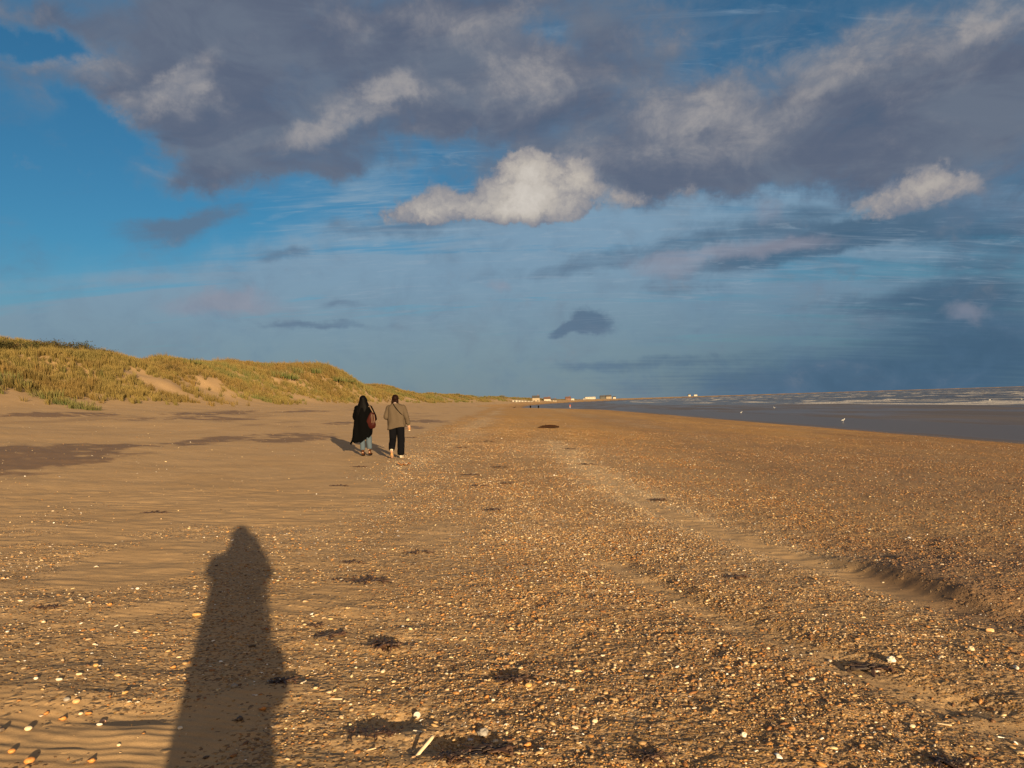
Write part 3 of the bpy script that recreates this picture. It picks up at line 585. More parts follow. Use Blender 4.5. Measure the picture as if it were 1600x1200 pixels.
xyz = np.stack([px_, py2, hz + sc3[:, 2] * np.where(shl, .0, .06)], 1)
print('stones', len(ps))
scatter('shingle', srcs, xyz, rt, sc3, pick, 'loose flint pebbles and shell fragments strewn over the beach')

# ---------------------------------------------------------------- marram grass
def grass_mat(name, ca, cb, cc):
    m, t, b = new_mat(name)
    rnd = t.node('ShaderNodeObjectInfo').outputs['Random']; gpos = t.node('ShaderNodeNewGeometry').outputs['Position']
    c = t.mix(rnd, ca, cb); c = t.mix(t.map(t.noise(gpos, .35, 3, .6), .35, .65), c, cc)
    c = t.mix(t.m('MULTIPLY', t.node('ShaderNodeAttribute', attribute_name='tip', attribute_type='GEOMETRY').outputs['Fac'], .35), c, (.24, .17, .07))
    t.put(b.inputs['Base Color'], c); b.inputs['Roughness'].default_value = .75; b.inputs['Specular IOR Level'].default_value = .15
    return m
M_GOLD = grass_mat('straw_grass', (.130, .078, .018), (.088, .052, .013), (.074, .056, .014))
M_OLIVE = grass_mat('olive_grass', (.088, .074, .017), (.062, .056, .013), (.125, .088, .022))
M_GREEN = grass_mat('green_grass', (.050, .062, .014), (.036, .050, .012), (.070, .072, .017))
def tuft(seed, nb, hgt_, spread, lean, width=.013):
    rnd = random.Random(seed); V = []; F = []; tips = []
    for k in range(nb):
        a = rnd.uniform(0, 6.283); r = spread * rnd.random() ** .6; bx, by = math.cos(a) * r, math.sin(a) * r
        h = hgt_ * rnd.uniform(.55, 1.05); o = rnd.uniform(.1, .45) * h
        tx = math.cos(a) * o + lean * h; ty = math.sin(a) * o + .25 * lean * h; wa = rnd.uniform(0, 3.14); wx, wy = math.cos(wa) * width, math.sin(wa) * width
        i = len(V)
        for (f_, hh, ww) in ((0, 0, 1), (.22, .45, .85), (.6, .82, .6)):
            cx, cy = bx + tx * f_, by + ty * f_
            V += [(cx - wx * ww, cy - wy * ww, h * hh - (.05 if f_ == 0 else 0)), (cx + wx * ww, cy + wy * ww, h * hh - (.05 if f_ == 0 else 0))]; tips += [hh, hh]
        V.append((bx + tx, by + ty, h)); tips.append(1)
        F += [(i, i + 1, i + 3), (i, i + 3, i + 2), (i + 2, i + 3, i + 5), (i + 2, i + 5, i + 4), (i + 4, i + 5, i + 6)]
    me = np_mesh('tuft', V, F, False); attr(me, 'tip', tips); return me
def src_me(me, mat):
    o = bpy.data.objects.new('tuft', me); me.materials.append(mat); return o
gs = [src_me(tuft(k + 5 * i, 24, .72, .20, -.12 - .05 * k, .017), mt) for i, mt in enumerate((M_GOLD, M_OLIVE, M_GREEN)) for k in range(3)]
GX, GY, GS = [], [], []
for (y0, y1, dens, sc) in [(25, 75, 8.0, .75), (75, 150, 5.0, .9), (150, 300, 2.2, 1.15), (300, 600, .55, 1.7), (600, 1300, .13, 2.6)]:
    n = int((y1 - y0) * 52 * dens); y = rng.uniform(y0, y1, n); s = rng.uniform(-78, -26, n)
    k = rng.uniform(0, 1, n) < grass_cover(s + coast(y), y)
    if y0 < 100: k &= s > -66
    GX.append((s + coast(y))[k]); GY.append(y[k]); GS.append(np.full(k.sum(), sc))
gxx, gyy, gss = map(np.concatenate, (GX, GY, GS))
gs_ = gxx - coast(gyy)
gn = fbm(gs_ * .11 + 40, gyy * .06, 4, 91) + .35 * fbm(gs_ * .6, gyy * .4, 2, 92)
green_bias = .55 * np.exp(-((gyy - 150) / 28) ** 2 - ((gs_ + 35) / 7) ** 2) + .22 * sstep(170, 300, gyy) + .06 + .25 * np.exp(-((gyy - 95) / 14) ** 2 - ((gs_ + 40) / 6) ** 2)
gsel = np.where(gn + green_bias > .38, 2, np.where(gn + green_bias > .04, 1, 0))
gpick = gsel * 3 + rng.integers(0, 3, len(gxx))
hgt_f = .75 + .5 * (fbm(gs_ * .2, gyy * .15, 3, 95) + .3) + .25 * np.exp(-((gyy - 150) / 30) ** 2)
gz = height(gxx, gyy)
sc_ = gss * hgt_f * rng.uniform(.6, 1.3, len(gxx)) * np.where(rng.uniform(0, 1, len(gxx)) < .10, 1.5, 1)
g3 = np.stack([gss * 1.0, gss * 1.0, np.clip(sc_ ** .8, .3, 2.0) * (1 + .55 * np.exp(-((gs_ + 38) / 5) ** 2 - ((gyy - 150) / 34) ** 2))], 1)
scatter('dune_grass', gs, np.stack([gxx, gyy, gz - .03], 1), np.stack([rng.normal(0, .08, len(gxx)), rng.normal(0, .08, len(gxx)), rng.uniform(-.8, .8, len(gxx))], 1), g3, gpick,
        'golden and olive marram grass covering the dunes')
print('tufts', len(gxx))


# ---------------------------------------------------------------- people
from mathutils import noise as mnoise
def tube(bm, pts, rad, seg=12, cap=True):
    """swept section through PTS; a radius is r or (across, deep)"""
    pts = [Vector(p) for p in pts]; rad = [r if isinstance(r, tuple) else (r, r) for r in rad]
    # round the ends
    rings = []; up = None
    for i, p in enumerate(pts):
        d = (pts[min(i + 1, len(pts) - 1)] - pts[max(i - 1, 0)]).normalized()
        ref = Vector((1, 0, 0)) if abs(d.x) < .8 else Vector((0, 1, 0))
        x = (ref - d * ref.dot(d)).normalized(); y = d.cross(x)
        rings.append([bm.verts.new(p + x * math.cos(2 * math.pi * k / seg) * rad[i][0] + y * math.sin(2 * math.pi * k / seg) * rad[i][1]) for k in range(seg)])
    for a, b2 in zip(rings[:-1], rings[1:]):
        for k in range(seg): bm.faces.new((a[k], a[(k + 1) % seg], b2[(k + 1) % seg], b2[k]))
    if cap:
        for ring_, p, q, r in ((rings[0], pts[0], pts[1], rad[0]), (rings[-1], pts[-1], pts[-2], rad[-1])):
            tip = bm.verts.new(p + (p - q).normalized() * min(r) * .55)
            for k in range(seg): bm.faces.new((ring_[k], ring_[(k + 1) % seg], tip))
    return rings
def ball(bm, c, r, seg=14):
    q = bmesh.ops.create_uvsphere(bm, u_segments=seg, v_segments=seg // 2 + 2, radius=1)
    for v in q['verts']: v.co = Vector(c) + Vector((v.co.x * r[0], v.co.y * r[1], v.co.z * r[2]))
def fuse(bm, voxel, smooth_it=6):
    """overlapping pieces become one continuous surface"""
    bmesh.ops.recalc_face_normals(bm, faces=bm.faces)
    me = bpy.data.meshes.new('tmp'); bm.to_mesh(me); bm.free(); o = bpy.data.objects.new('tmp', me); COL.objects.link(o)
    md = o.modifiers.new('r', 'REMESH'); md.mode = 'VOXEL'; md.voxel_size = voxel; md.use_smooth_shade = True
    if smooth_it: s = o.modifiers.new('s', 'SMOOTH'); s.factor = .5; s.iterations = smooth_it
    dg = bpy.context.evaluated_depsgraph_get(); dg.update(); out = bpy.data.meshes.new_from_object(o.evaluated_get(dg)); bpy.data.objects.remove(o)
    return out
def hand(bm, wrist, d, across, curl=.5, s=1.0, side=1):
    """palm, four fingers of different lengths and a thumb; d points from wrist to fingers, across from little finger to thumb"""
    w = Vector(wrist); d = Vector(d).normalized(); a = Vector(across); a = (a - d * a.dot(d)).normalized(); n = d.cross(a) * side
    tube(bm, [w - d * .02 * s, w + d * .03 * s, w + d * .085 * s], [(.026 * s, .020 * s), (.040 * s, .018 * s), (.040 * s, .015 * s)], 10)
    for k, (off, L) in enumerate(((-.030, .062), (-.010, .076), (.010, .082), (.030, .072))):
        p = w + d * .08 * s + a * off * s; pts = [p]; ang = 0
        for q in range(3):
            ang += curl * (.55, .8, .6)[q]; p = p + (d * math.cos(ang) + n * math.sin(ang)) * L * s * (.42, .32, .26)[q]; pts.append(p)
        tube(bm, pts, [.0095 * s, .009 * s, .0085 * s, .007 * s], 8)
    p = w + d * .025 * s + a * .03 * s; p2 = p + (d * .55 + a * .7 + n * .35).normalized() * .038 * s; p3 = p2 + (d * .9 + a * .15 + n * (.3 + .4 * curl)).normalized() * .03 * s
    tube(bm, [p - a * .01 * s, p, p2, p3], [.012 * s, .0125 * s, .0105 * s, .0085 * s], 8)
def body(J, name_mat, voxel=.0075):
    bm = bmesh.new(); H = Vector(J['head']); N_ = Vector(J['neck'])
    ball(bm, H + Vector((0, -.008, .02)), (.076, .094, .098)); ball(bm, H + Vector((0, .03, -.045)), (.056, .062, .066))
    tube(bm, [H + Vector((0, .085, .01)), H + Vector((0, .112, -.022)), H + Vector((0, .085, -.034))], [.009, .014, .008], 8)      # nose
    tube(bm, [H + Vector((-.022, .088, -.058)), H + Vector((0, .097, -.06)), H + Vector((.022, .088, -.058))], [.006, .008, .006], 8)   # mouth
    for sgn in (-1, 1):
        ball(bm, H + Vector((sgn * .079, -.005, -.01)), (.010, .018, .03), 10)                                                    # ear
    tube(bm, [H + Vector((0, -.012, -.06)), N_ + Vector((0, -.01, .02)), N_ - Vector((0, .01, .06))], [.055, .056, .075], 14)
    sh_l, sh_r = Vector(J['shoulder_l']), Vector(J['shoulder_r']); pv = Vector(J['pelvis'])
    mid = (sh_l + sh_r) / 2
    tube(bm, [mid + Vector((0, 0, .03)), mid - Vector((0, 0, .06)), (mid * .6 + pv * .4), (mid * .3 + pv * .7), pv, pv - Vector((0, 0, .09))],
         [(.09, .06), (.150, .09), (.145, .10), (.13, .09), (.155, .11), (.13, .10)], 20)
    for q in ('l', 'r'):
        S, E_, Wr = Vector(J['shoulder_' + q]), Vector(J['elbow_' + q]), Vector(J['wrist_' + q])
        tube(bm, [S.lerp(mid, .5), S - Vector((0, 0, .02)), S.lerp(E_, .5), E_, E_.lerp(Wr, .35), Wr], [.05, .043, .042, .038, .038, .026], 12)
        Hp, K, An, To = Vector(J['hip_' + q]), Vector(J['knee_' + q]), Vector(J['ankle_' + q]), Vector(J['toe_' + q])
        tube(bm, [Hp + Vector((0, 0, .05)), Hp, Hp.lerp(K, .5), K, K.lerp(An, .35), An], [.085, .090, .072, .054, .054, .036], 14)
        tube(bm, [An + (An - To) * .25, An, An.lerp(To, .6), To], [.028, .036, .034, .022], 10)
        hand(bm, Wr, J['hand_' + q][0], J['hand_' + q][1], J['hand_' + q][2], 1, J['hand_' + q][3])
    return fuse(bm, voxel, 3)
def fold(u, v, seed, n=9, amp=.012):
    return amp * math.sin(u * 2 * math.pi * n + 3 * mnoise.noise(Vector((u * 4, v * 3, seed)))) * (.3 + .7 * v) + amp * 1.4 * mnoise.noise(Vector((math.cos(u * 6.283) * 2.2, math.sin(u * 6.283) * 2.2, v * 5 + seed)))
def garment(rings, seed, nu=64, per=8, t=.006, amp=.012, n=9, hem=None):
    """cloth hanging through RINGS (x, y, z, half width, half depth), top to bottom"""
    R3 = np.array(rings, float); k = np.arange(len(R3)); kk = np.linspace(0, len(R3) - 1, (len(R3) - 1) * per + 1)
    D_ = np.stack([np.interp(kk, k, R3[:, c_]) for c_ in range(5)], 1)
    for _ in range(per // 2):
        D_[1:-1] = (D_[:-2] + D_[1:-1] * 2 + D_[2:]) / 4
    def fn(u, v):
        j = min(len(D_) - 1, int(round(v * (len(D_) - 1)))); x, y, z, a, b_ = D_[j]; th = u * 2 * math.pi; f_ = fold(u, v, seed, n, amp)
        ca, sa = math.cos(th), math.sin(th); ex = abs(ca) ** .85 * (1 if ca > 0 else -1); ey = abs(sa) ** .85 * (1 if sa > 0 else -1)
        p = [x + ex * (a + f_), y + ey * (b_ + f_), z]
        if hem: q = hem(th, v); p[0] += q[0]; p[1] += q[1]; p[2] += q[2]
        return tuple(p)
    return thicken(grid_surface(fn, nu, len(D_), True), t)
def sleeve(S, E_, W_, r, seed):
    pts = []; rr = []; S, E_, W_ = map(Vector, (S, E_, W_))
    for k in range(9): f_ = k / 8; pts.append(S.lerp(E_, f_)); rr.append((r[0] + (r[1] - r[0]) * f_) * (1 + .06 * math.sin(k * 2.1 + seed)))
    for k in range(1, 8): f_ = k / 7; pts.append(E_.lerp(W_, f_)); rr.append((r[1] + (r[2] - r[1]) * f_) * (1 + .07 * math.sin(k * 2.6 + seed)))
    bm = bmesh.new(); tube(bm, pts, rr, 18); ball(bm, S + Vector((0, 0, -.01)), (r[0] * 1.03, r[0] * 1.1, r[0] * .95), 16)
    for v in bm.verts: v.co += Vector((1, 1, 1)) * .006 * mnoise.noise(v.co * 14 + Vector((seed, 0, 0)))
    return bm
def trouser_leg(Hp, K, An, r, seed):
    bm = bmesh.new(); Hp, K, An = map(Vector, (Hp, K, An)); pts = []; rr = []
    for k in range(8): f_ = k / 8; pts.append(Hp.lerp(K, f_)); rr.append(r[0] + (r[1] - r[0]) * f_)
    for k in range(9): f_ = k / 8; pts.append(K.lerp(An, f_)); rr.append((r[1] + (r[2] - r[1]) * f_) * (1 + .03 * math.sin(k * 1.9 + seed)))
    tube(bm, pts, rr, 20)
    for v in bm.verts: v.co += Vector((1, 1, 0)) * .009 * mnoise.noise(v.co * 9 + Vector((seed, 0, 0)))
    return bm
def join(*bms):
    out = bms[0]
    for b2 in bms[1:]:
        me = bpy.data.meshes.new('t'); b2.to_mesh(me); b2.free(); out.from_mesh(me); bpy.data.meshes.remove(me)
    return out
def cloth_mat(name, c1, c2, scale=40, rough=.92, weave=True):
    m, t, b = new_mat(name); tc = t.node('ShaderNodeTexCoord').outputs['Object']
    n1 = t.noise(tc, 3, 4, .6); n2 = t.noise(tc, scale, 3, .7)
    t.put(b.inputs['Base Color'], t.mix(t.m('ADD', t.m('MULTIPLY', n1, .5), t.m('MULTIPLY', n2, .6), clamp=True), c1, c2)); b.inputs['Roughness'].default_value = rough
    b.inputs['Specular IOR Level'].default_value = .04
    bp = t.node('ShaderNodeBump', {'Strength': .3, 'Distance': .004, 'Height': n2}); t.l.new(bp.outputs[0], b.inputs['Normal'])
    return m
M_SKIN = cloth_mat('skin', (0.2500, 0.1400, 0.0950), (0.2900, 0.1700, 0.1200), 30, .55)
M_BLACK = cloth_mat('black_wool', (0.0006, 0.0006, 0.0007), (0.0014, 0.0014, 0.0017))
M_HAIRB = cloth_mat('black_hair', (0.0011, 0.0011, 0.0014), (0.0028, 0.0022, 0.0022), 90, .6)
M_HAIR = cloth_mat('dark_brown_hair', (0.0050, 0.0022, 0.0017), (0.0124, 0.0052, 0.0033), 90, .55)
M_JEANS = cloth_mat('faded_denim', (.040, .058, .080), (.068, .090, .115), 120)
M_TWEED = cloth_mat('brown_tweed', (.048, .035, .024), (.079, .059, .041), 160)
M_NAVY = cloth_mat('dark_trousers', (0.0020, 0.0020, 0.0030), (0.0040, 0.0040, 0.0053))
M_BOOT = cloth_mat('brown_leather', (0.0248, 0.0088, 0.0039), (0.0495, 0.0193, 0.0077), 25, .5)
M_BAG = cloth_mat('oxblood_leather', (.016, .003, .003), (.034, .008, .006), 20, .45)
M_STRAP = cloth_mat('tan_strap', (.10, .065, .042), (.16, .11, .075), 60, .7)
M_CREAM = cloth_mat('cream_canvas', (0.3300, 0.2760, 0.2040), (0.4200, 0.3720, 0.3000), 60, .8)
M_TAN = cloth_mat('tan_sole', (0.2520, 0.1320, 0.0480), (0.3300, 0.1920, 0.0780), 40, .8)
M_COLLAR = cloth_mat('pale_shirt', (0.1710, 0.1215, 0.1035), (0.2250, 0.1710, 0.1485), 60)
M_WATCH = cloth_mat('watch_strap', (.05, .055, .03), (.09, .10, .05), 60)
M_EYE, t_, b_ = new_mat('eye'); b_.inputs['Base Color'].default_value = (.03, .02, .015, 1); b_.inputs['Roughness'].default_value = .15
def eyes(H, p):
    for sgn in (-1, 1):
        bm = bmesh.new(); ball(bm, Vector(H) + Vector((sgn * .030, .082, .0)), (.012, .009, .008), 10); to_obj('eye', bm, M_EYE, p)
def shoe(An, To, lift, matu, mats, p, high=0.0, name='shoe', w=.045):
    """upper on a sole of its own; An ankle, To toe on the ground"""
    An, To = Vector(An), Vector(To); d = (To - An); hd = Vector((d.x, d.y, 0)).normalized(); base = (To - An).normalized()
    heel = Vector((An.x, An.y, An.z)) - hd * .045 + Vector((0, 0, -.075)) if lift < .02 else An - hd * .03 + Vector((0, 0, -.055))
    tip = To + hd * .02; tip.z = max(.012, To.z - .02)
    ax = (tip - heel).normalized(); side = Vector((0, 0, 1)).cross(ax).normalized(); upv = ax.cross(side)
    L = (tip - heel).length
    def sec(f_, hw, hh, off=0): c_ = heel + ax * L * f_ + upv * (hh + off); return c_, hw, hh
    bm = bmesh.new(); rows = []
    for f_, hw, hh in ((.0, .026, .034), (.08, .034, .042), (.3, .036, .046), (.5, .040, .036), (.72, w, .027), (.9, .040, .020), (1., .022, .013)):
        c_ = heel + ax * L * f_ + upv * (hh + .014)
        rows.append([bm.verts.new(c_ + side * math.cos(a * math.pi / 6) * hw + upv * math.sin(a * math.pi / 6) * hh) for a in range(12)])
    for a_, b2 in zip(rows[:-1], rows[1:]):
        for k in range(12): bm.faces.new((a_[k], a_[(k + 1) % 12], b2[(k + 1) % 12], b2[k]))
    bm.faces.new(rows[0]); bm.faces.new(rows[-1])
    tube(bm, [heel + ax * L * .2 + upv * .05, An + Vector((0, 0, .02)), An + Vector((0, 0, .05 + high))], [.036, .040, .044], 12)
    bmesh.ops.recalc_face_normals(bm, faces=bm.faces); u_ = to_obj(name, bm, matu, p)
    bm = bmesh.new(); lo_, hi_ = [], []
    for k in range(20):
        a = 2 * math.pi * k / 20; f_ = .5 - .5 * math.cos(a); hw = (.030 + .020 * f_ - .014 * max(0, f_ - .8) * 5) * math.sin(a) ; 
        q = heel + ax * (L * 1.03 * f_ - .004) + side * (1 if math.sin(a) >= 0 else -1) * abs(hw) ** .75 * .45
        lo_.append(bm.verts.new(q)); hi_.append(bm.verts.new(q + upv * .020))
    for k in range(20): bm.faces.new((lo_[k], lo_[(k + 1) % 20], hi_[(k + 1) % 20], hi_[k]))
    bm.faces.new(lo_); bm.faces.new(hi_); bmesh.ops.recalc_face_normals(bm, faces=bm.faces); to_obj('sole', bm, mats, u_)
    return u_

# --- walker in the long black coat
def z_at(x, y): return float(height(np.array([x], float), np.array([y], float))[0])
x0, y0 = -4.13, 19.75
pc = empty('person', (x0, y0, z_at(x0, y0) - .005))
tag(pc, 'person in a long black coat and pale jeans walking away with a dark red bag', 'person', 'two people walking along the beach')
J = dict(head=(-.02, .0, 1.555), neck=(-.02, -.01, 1.44), shoulder_l=(-.19, 0, 1.37), shoulder_r=(.15, 0, 1.37), pelvis=(-.02, 0, .90),
         elbow_l=(-.26, -.02, 1.10), wrist_l=(-.22, .16, .96), elbow_r=(.275, -.04, 1.10), wrist_r=(.27, .13, 1.00),
         hip_l=(-.10, 0, .88), knee_l=(-.085, .06, .47), ankle_l=(-.055, -.05, .09), toe_l=(-.055, .08, .03),
         hip_r=(.07, 0, .88), knee_r=(.09, .10, .48), ankle_r=(.105, .10, .09), toe_r=(.12, .24, .03),
         hand_l=((.3, .9, -.4), (1, 0, .3), .6, 1), hand_r=((-.2, .9, -.1), (-.3, 0, 1), .9, -1))
ob = link('body', body(J, None), M_SKIN, pc); eyes(J['head'], ob)
def hemf(th, v):
    k = max(0, (v - .55) / .45); c_ = math.cos(th)
    lft = max(0, -c_); rgt = max(0, c_)
    jag = .02 * math.sin(th * 5) + .03 * mnoise.noise(Vector((math.cos(th) * 3, math.sin(th) * 3, 2)))
    return (-.085 * lft ** .7 * k ** 4 - .01 * k, -.03 * k * k, k * k * (.14 * rgt ** 1.2 - .065 * lft ** 1.3 + jag * 1.3))
bm = garment([(-.02, -.01, 1.43, .085, .075), (-.02, -.01, 1.41, .15, .09), (-.02, -.01, 1.35, .215, .12), (-.02, -.01, 1.2, .235, .145), (-.03, -.01, 1.0, .245, .155), (-.035, -.01, .8, .25, .175), (-.045, -.015, .6, .245, .185), (-.05, -.02, .42, .235, .19)], 1.3, 84, 8, .008, .014, 7, hemf)
coat = to_obj('coat', bm, M_BLACK, pc)
to_obj('sleeve', sleeve((-.19, 0, 1.35), J['elbow_l'], (-.225, .12, .98), (.078, .070, .062), 1), M_BLACK, coat)
to_obj('sleeve', sleeve((.15, 0, 1.35), J['elbow_r'], (.27, .09, 1.015), (.078, .070, .060), 2), M_BLACK, coat)
# long black hair / scarf falling from the crown over the shoulders
bm = bmesh.new(); Hh = Vector(J['head'])
ball(bm, Hh + Vector((0, -.02, .025)), (.098, .112, .108), 18)
tube(bm, [Hh + Vector((0, -.045, .03)), Hh + Vector((0, -.07, -.07)), Hh + Vector((-.005, -.085, -.18)), Hh + Vector((-.01, -.10, -.30)), Hh + Vector((-.02, -.115, -.44))],
     [(.092, .07), (.105, .065), (.145, .06), (.175, .05), (.15, .035)], 22)
for sgn in (-1, 1): tube(bm, [Hh + Vector((sgn * .075, .0, .03)), Hh + Vector((sgn * .09, .0, -.06)), Hh + Vector((sgn * .12, .0, -.17))], [(.03, .06), (.036, .06), (.045, .05)], 12)
for v in bm.verts: v.co += Vector((1, 1, .4)) * .008 * mnoise.noise(Vector((v.co.x * 26, v.co.y * 26, v.co.z * 6)))
link('hair', fuse(bm, .010, 4), M_HAIRB, pc)
for q in ('l', 'r'):
    An = Vector(J['ankle_' + q])
    to_obj('trouser_leg', trouser_leg(J['hip_' + q], J['knee_' + q], An + Vector((0, 0, .085 if q == 'l' else .11)), (.105, .078, .062), 3), M_JEANS, pc)
    shoe(An, J['toe_' + q], 0, M_BOOT, M_NAVY, pc, .08, 'boot')
# her shoulder bag
bag = empty('shoulder_bag', (x0 + .215, y0 - .13, z_at(x0, y0) + .99))
tag(bag, 'dark red slouchy shoulder bag hanging by the black coat', 'bag')
def bfn(u, v):
    th = u * 2 * math.pi; zz_ = .215 - v * .46; w_ = np.interp(v, [0, .1, .4, .75, .93, 1], [.05, .075, .110, .130, .10, .005]); d_ = np.interp(v, [0, .3, .8, 1], [.022, .045, .055, .004])
    f_ = .018 * math.sin(th * 3 + v * 7) * (1 - abs(v - .5)); sag = .03 * math.cos(th) * (1 - v)
    return (math.cos(th) * (w_ + f_), math.sin(th) * (d_ + f_ * .6), zz_ + sag - .05 * (math.cos(th) ** 2) * (v < .1))
to_obj('pouch', thicken(grid_surface(bfn, 32, 18, True), .004), M_BAG, bag)
def strap(pts, wd, parent, mat, name='strap'):
    bm = bmesh.new(); P_ = [Vector(p) for p in pts]; n_s = 6; Q = []
    for a_, b2 in zip(P_[:-1], P_[1:]): Q += [a_.lerp(b2, k / n_s) for k in range(n_s)]
    Q.append(P_[-1])
    for _ in range(3): Q[1:-1] = [(Q[i - 1] + Q[i] * 2 + Q[i + 1]) / 4 for i in range(1, len(Q) - 1)]
    tube(bm, Q, [(wd, .004)] * len(Q), 8); return to_obj(name, bm, mat, parent)
strap([(-.075, -.01, .20), (-.088, .02, .30), (-.075, .05, .385), (-.062, .13, .42), (-.058, .22, .36)], .012, bag, M_STRAP)
strap([(.06, -.01, .20), (.0, .01, .31), (-.048, .05, .392), (-.045, .13, .425), (-.045, .22, .37)], .012, bag, M_STRAP)
strap([(.03, -.05, .16), (.036, -.062, .04), (.03, -.062, -.08)], .009, bag, M_STRAP, 'trim')
strap([(.085, -.035, .15), (.10, -.052, .03), (.085, -.052, -.07)], .009, bag, M_STRAP, 'trim')

# --- walker in the brown jacket
x1, y1 = -3.15, 19.2
pj = empty('person', (x1, y1, z_at(x1, y1) - .005))
tag(pj, 'person in a brown tweed jacket and dark trousers, heel lifted in mid stride', 'person', 'two people walking along the beach')
J = dict(head=(-.015, .02, 1.60), neck=(-.01, .0, 1.475), shoulder_l=(-.19, 0, 1.40), shoulder_r=(.185, 0, 1.40), pelvis=(0, 0, .93),
         elbow_l=(-.27, -.05, 1.13), wrist_l=(-.20, .20, 1.06), elbow_r=(.275, -.06, 1.14), wrist_r=(.325, .03, .905),
         hip_l=(-.095, 0, .92), knee_l=(-.125, .08, .50), ankle_l=(-.115, -.22, .215), toe_l=(-.125, -.13, .035),
         hip_r=(.095, 0, .92), knee_r=(.10, .06, .50), ankle_r=(.085, .08, .09), toe_r=(.105, .21, .03),
         hand_l=((.2, .9, .2), (1, 0, .3), .5, 1), hand_r=((.05, .15, -1), (0, 1, 0), .75, -1))
ob = link('body', body(J, None), M_SKIN, pj); eyes(J['head'], ob)
def hem2(th, v):
    k = max(0, (v - .6) / .4); return (0, 0, k * (-.055 * max(0, -math.cos(th)) + .03 * max(0, math.cos(th)) + .008 * math.sin(th * 4)))
bm = garment([(-.01, -.01, 1.485, .075, .07), (-.01, -.01, 1.455, .13, .085), (0, -.01, 1.405, .215, .115), (0, -.01, 1.3, .235, .14), (0, -.01, 1.12, .228, .15), (0, -.01, .97, .232, .155), (0, -.01, .83, .245, .165)], 4.1, 84, 8, .008, .008, 5, hem2)
jk = to_obj('jacket', bm, M_TWEED, pj)
to_obj('sleeve', sleeve((-.19, 0, 1.385), J['elbow_l'], (-.21, .15, 1.07), (.078, .068, .058), 5), M_TWEED, jk)
to_obj('sleeve', sleeve((.185, 0, 1.385), J['elbow_r'], (.322, .02, .925), (.080, .070, .058), 6), M_TWEED, jk)
bm = bmesh.new(); tube(bm, [(-.01, -.01, 1.47), (-.012, .0, 1.515)], [(.078, .075), (.064, .064)], 18, False); to_obj('collar', thicken(bm, .008), M_COLLAR, jk)
bm = bmesh.new(); Hh = Vector(J['head'])
ball(bm, Hh + Vector((0, -.018, .03)), (.093, .108, .10), 18)
tube(bm, [Hh + Vector((-.045, -.02, .02)), Hh + Vector((-.062, -.03, -.06)), Hh + Vector((-.078, -.03, -.15))], [(.05, .07), (.048, .065), (.036, .045)], 14)
tube(bm, [Hh + Vector((.035, -.03, .02)), Hh + Vector((.048, -.04, -.06)), Hh + Vector((.052, -.045, -.115))], [(.05, .06), (.044, .055), (.034, .04)], 14)
tube(bm, [Hh + Vector((0, -.06, .0)), Hh + Vector((0, -.07, -.075))], [(.075, .04), (.05, .03)], 14)
for v in bm.verts: v.co += Vector((1, 1, .4)) * .008 * mnoise.noise(Vector((v.co.x * 26, v.co.y * 26, v.co.z * 6)))
link('hair', fuse(bm, .008, 3), M_HAIR, pj)
tb = bmesh.new(); tube(tb, [(0, 0, 1.0), (0, 0, .92), (0, 0, .84)], [(.175, .125), (.185, .13), (.12, .11)], 24)
to_obj('trousers', join(tb, trouser_leg(J['hip_l'], J['knee_l'], Vector(J['ankle_l']) + Vector((0, .02, .06)), (.115, .092, .082), 7), trouser_leg(J['hip_r'], J['knee_r'], Vector(J['ankle_r']) + Vector((0, 0, .015)), (.115, .098, .098), 8)), M_NAVY, pj)
o_ = shoe(J['ankle_l'], J['toe_l'], .1, M_CREAM, M_TAN, pj); shoe(J['ankle_r'], J['toe_r'], 0, M_CREAM, M_CREAM, pj)
bm = bmesh.new(); tube(bm, [(.322, .024, .918), (.325, .03, .89)], [.033, .033], 14, False); to_obj('watch', thicken(bm, .006), M_WATCH, pj)
# crossbody bag: its strap shows across the back, the pouch hangs in front of the right hip
cb = empty('crossbody_bag', (x1, y1, z_at(x1, y1)))
tag(cb, 'thin dark crossbody bag strap running over the brown tweed jacket', 'bag')
strap([(-.06, .07, 1.50), (-.065, -.02, 1.515), (-.055, -.105, 1.455), (.04, -.163, 1.33), (.13, -.165, 1.22), (.225, -.09, 1.12), (.255, .04, 1.05), (.2, .17, 1.0)], .011, cb, M_BLACK)
bm = bmesh.new(); bmesh.ops.create_cube(bm, size=1)
for v in bm.verts: v.co = Vector((v.co.x * .19 + .15, v.co.y * .06 + .20, v.co.z * .13 + .95))
bmesh.ops.bevel(bm, geom=list(bm.edges), offset=.02, segments=3, affect='EDGES'); to_obj('pouch', bm, M_BLACK, cb)
# what the right hand holds
bm = bmesh.new(); tube(bm, [(0, 0, -.055), (0, 0, -.03), (0, 0, .03), (0, 0, .05)], [.020, .028, .032, .028], 14)
cp = to_obj('small_cup', bm, cloth_mat('orange_card', (.26, .12, .04), (.30, .15, .06), 20, .6)); cp.location = (x1 + .335, y1 + .055, z_at(x1, y1) + .79)
bm = bmesh.new(); tube(bm, [(0, 0, -.062), (0, 0, -.045)], [.022, .030], 14); to_obj('base', bm, M_CREAM, cp)
tag(cp, 'small orange object held in the lowered hand of the brown jacket walker', 'cup')

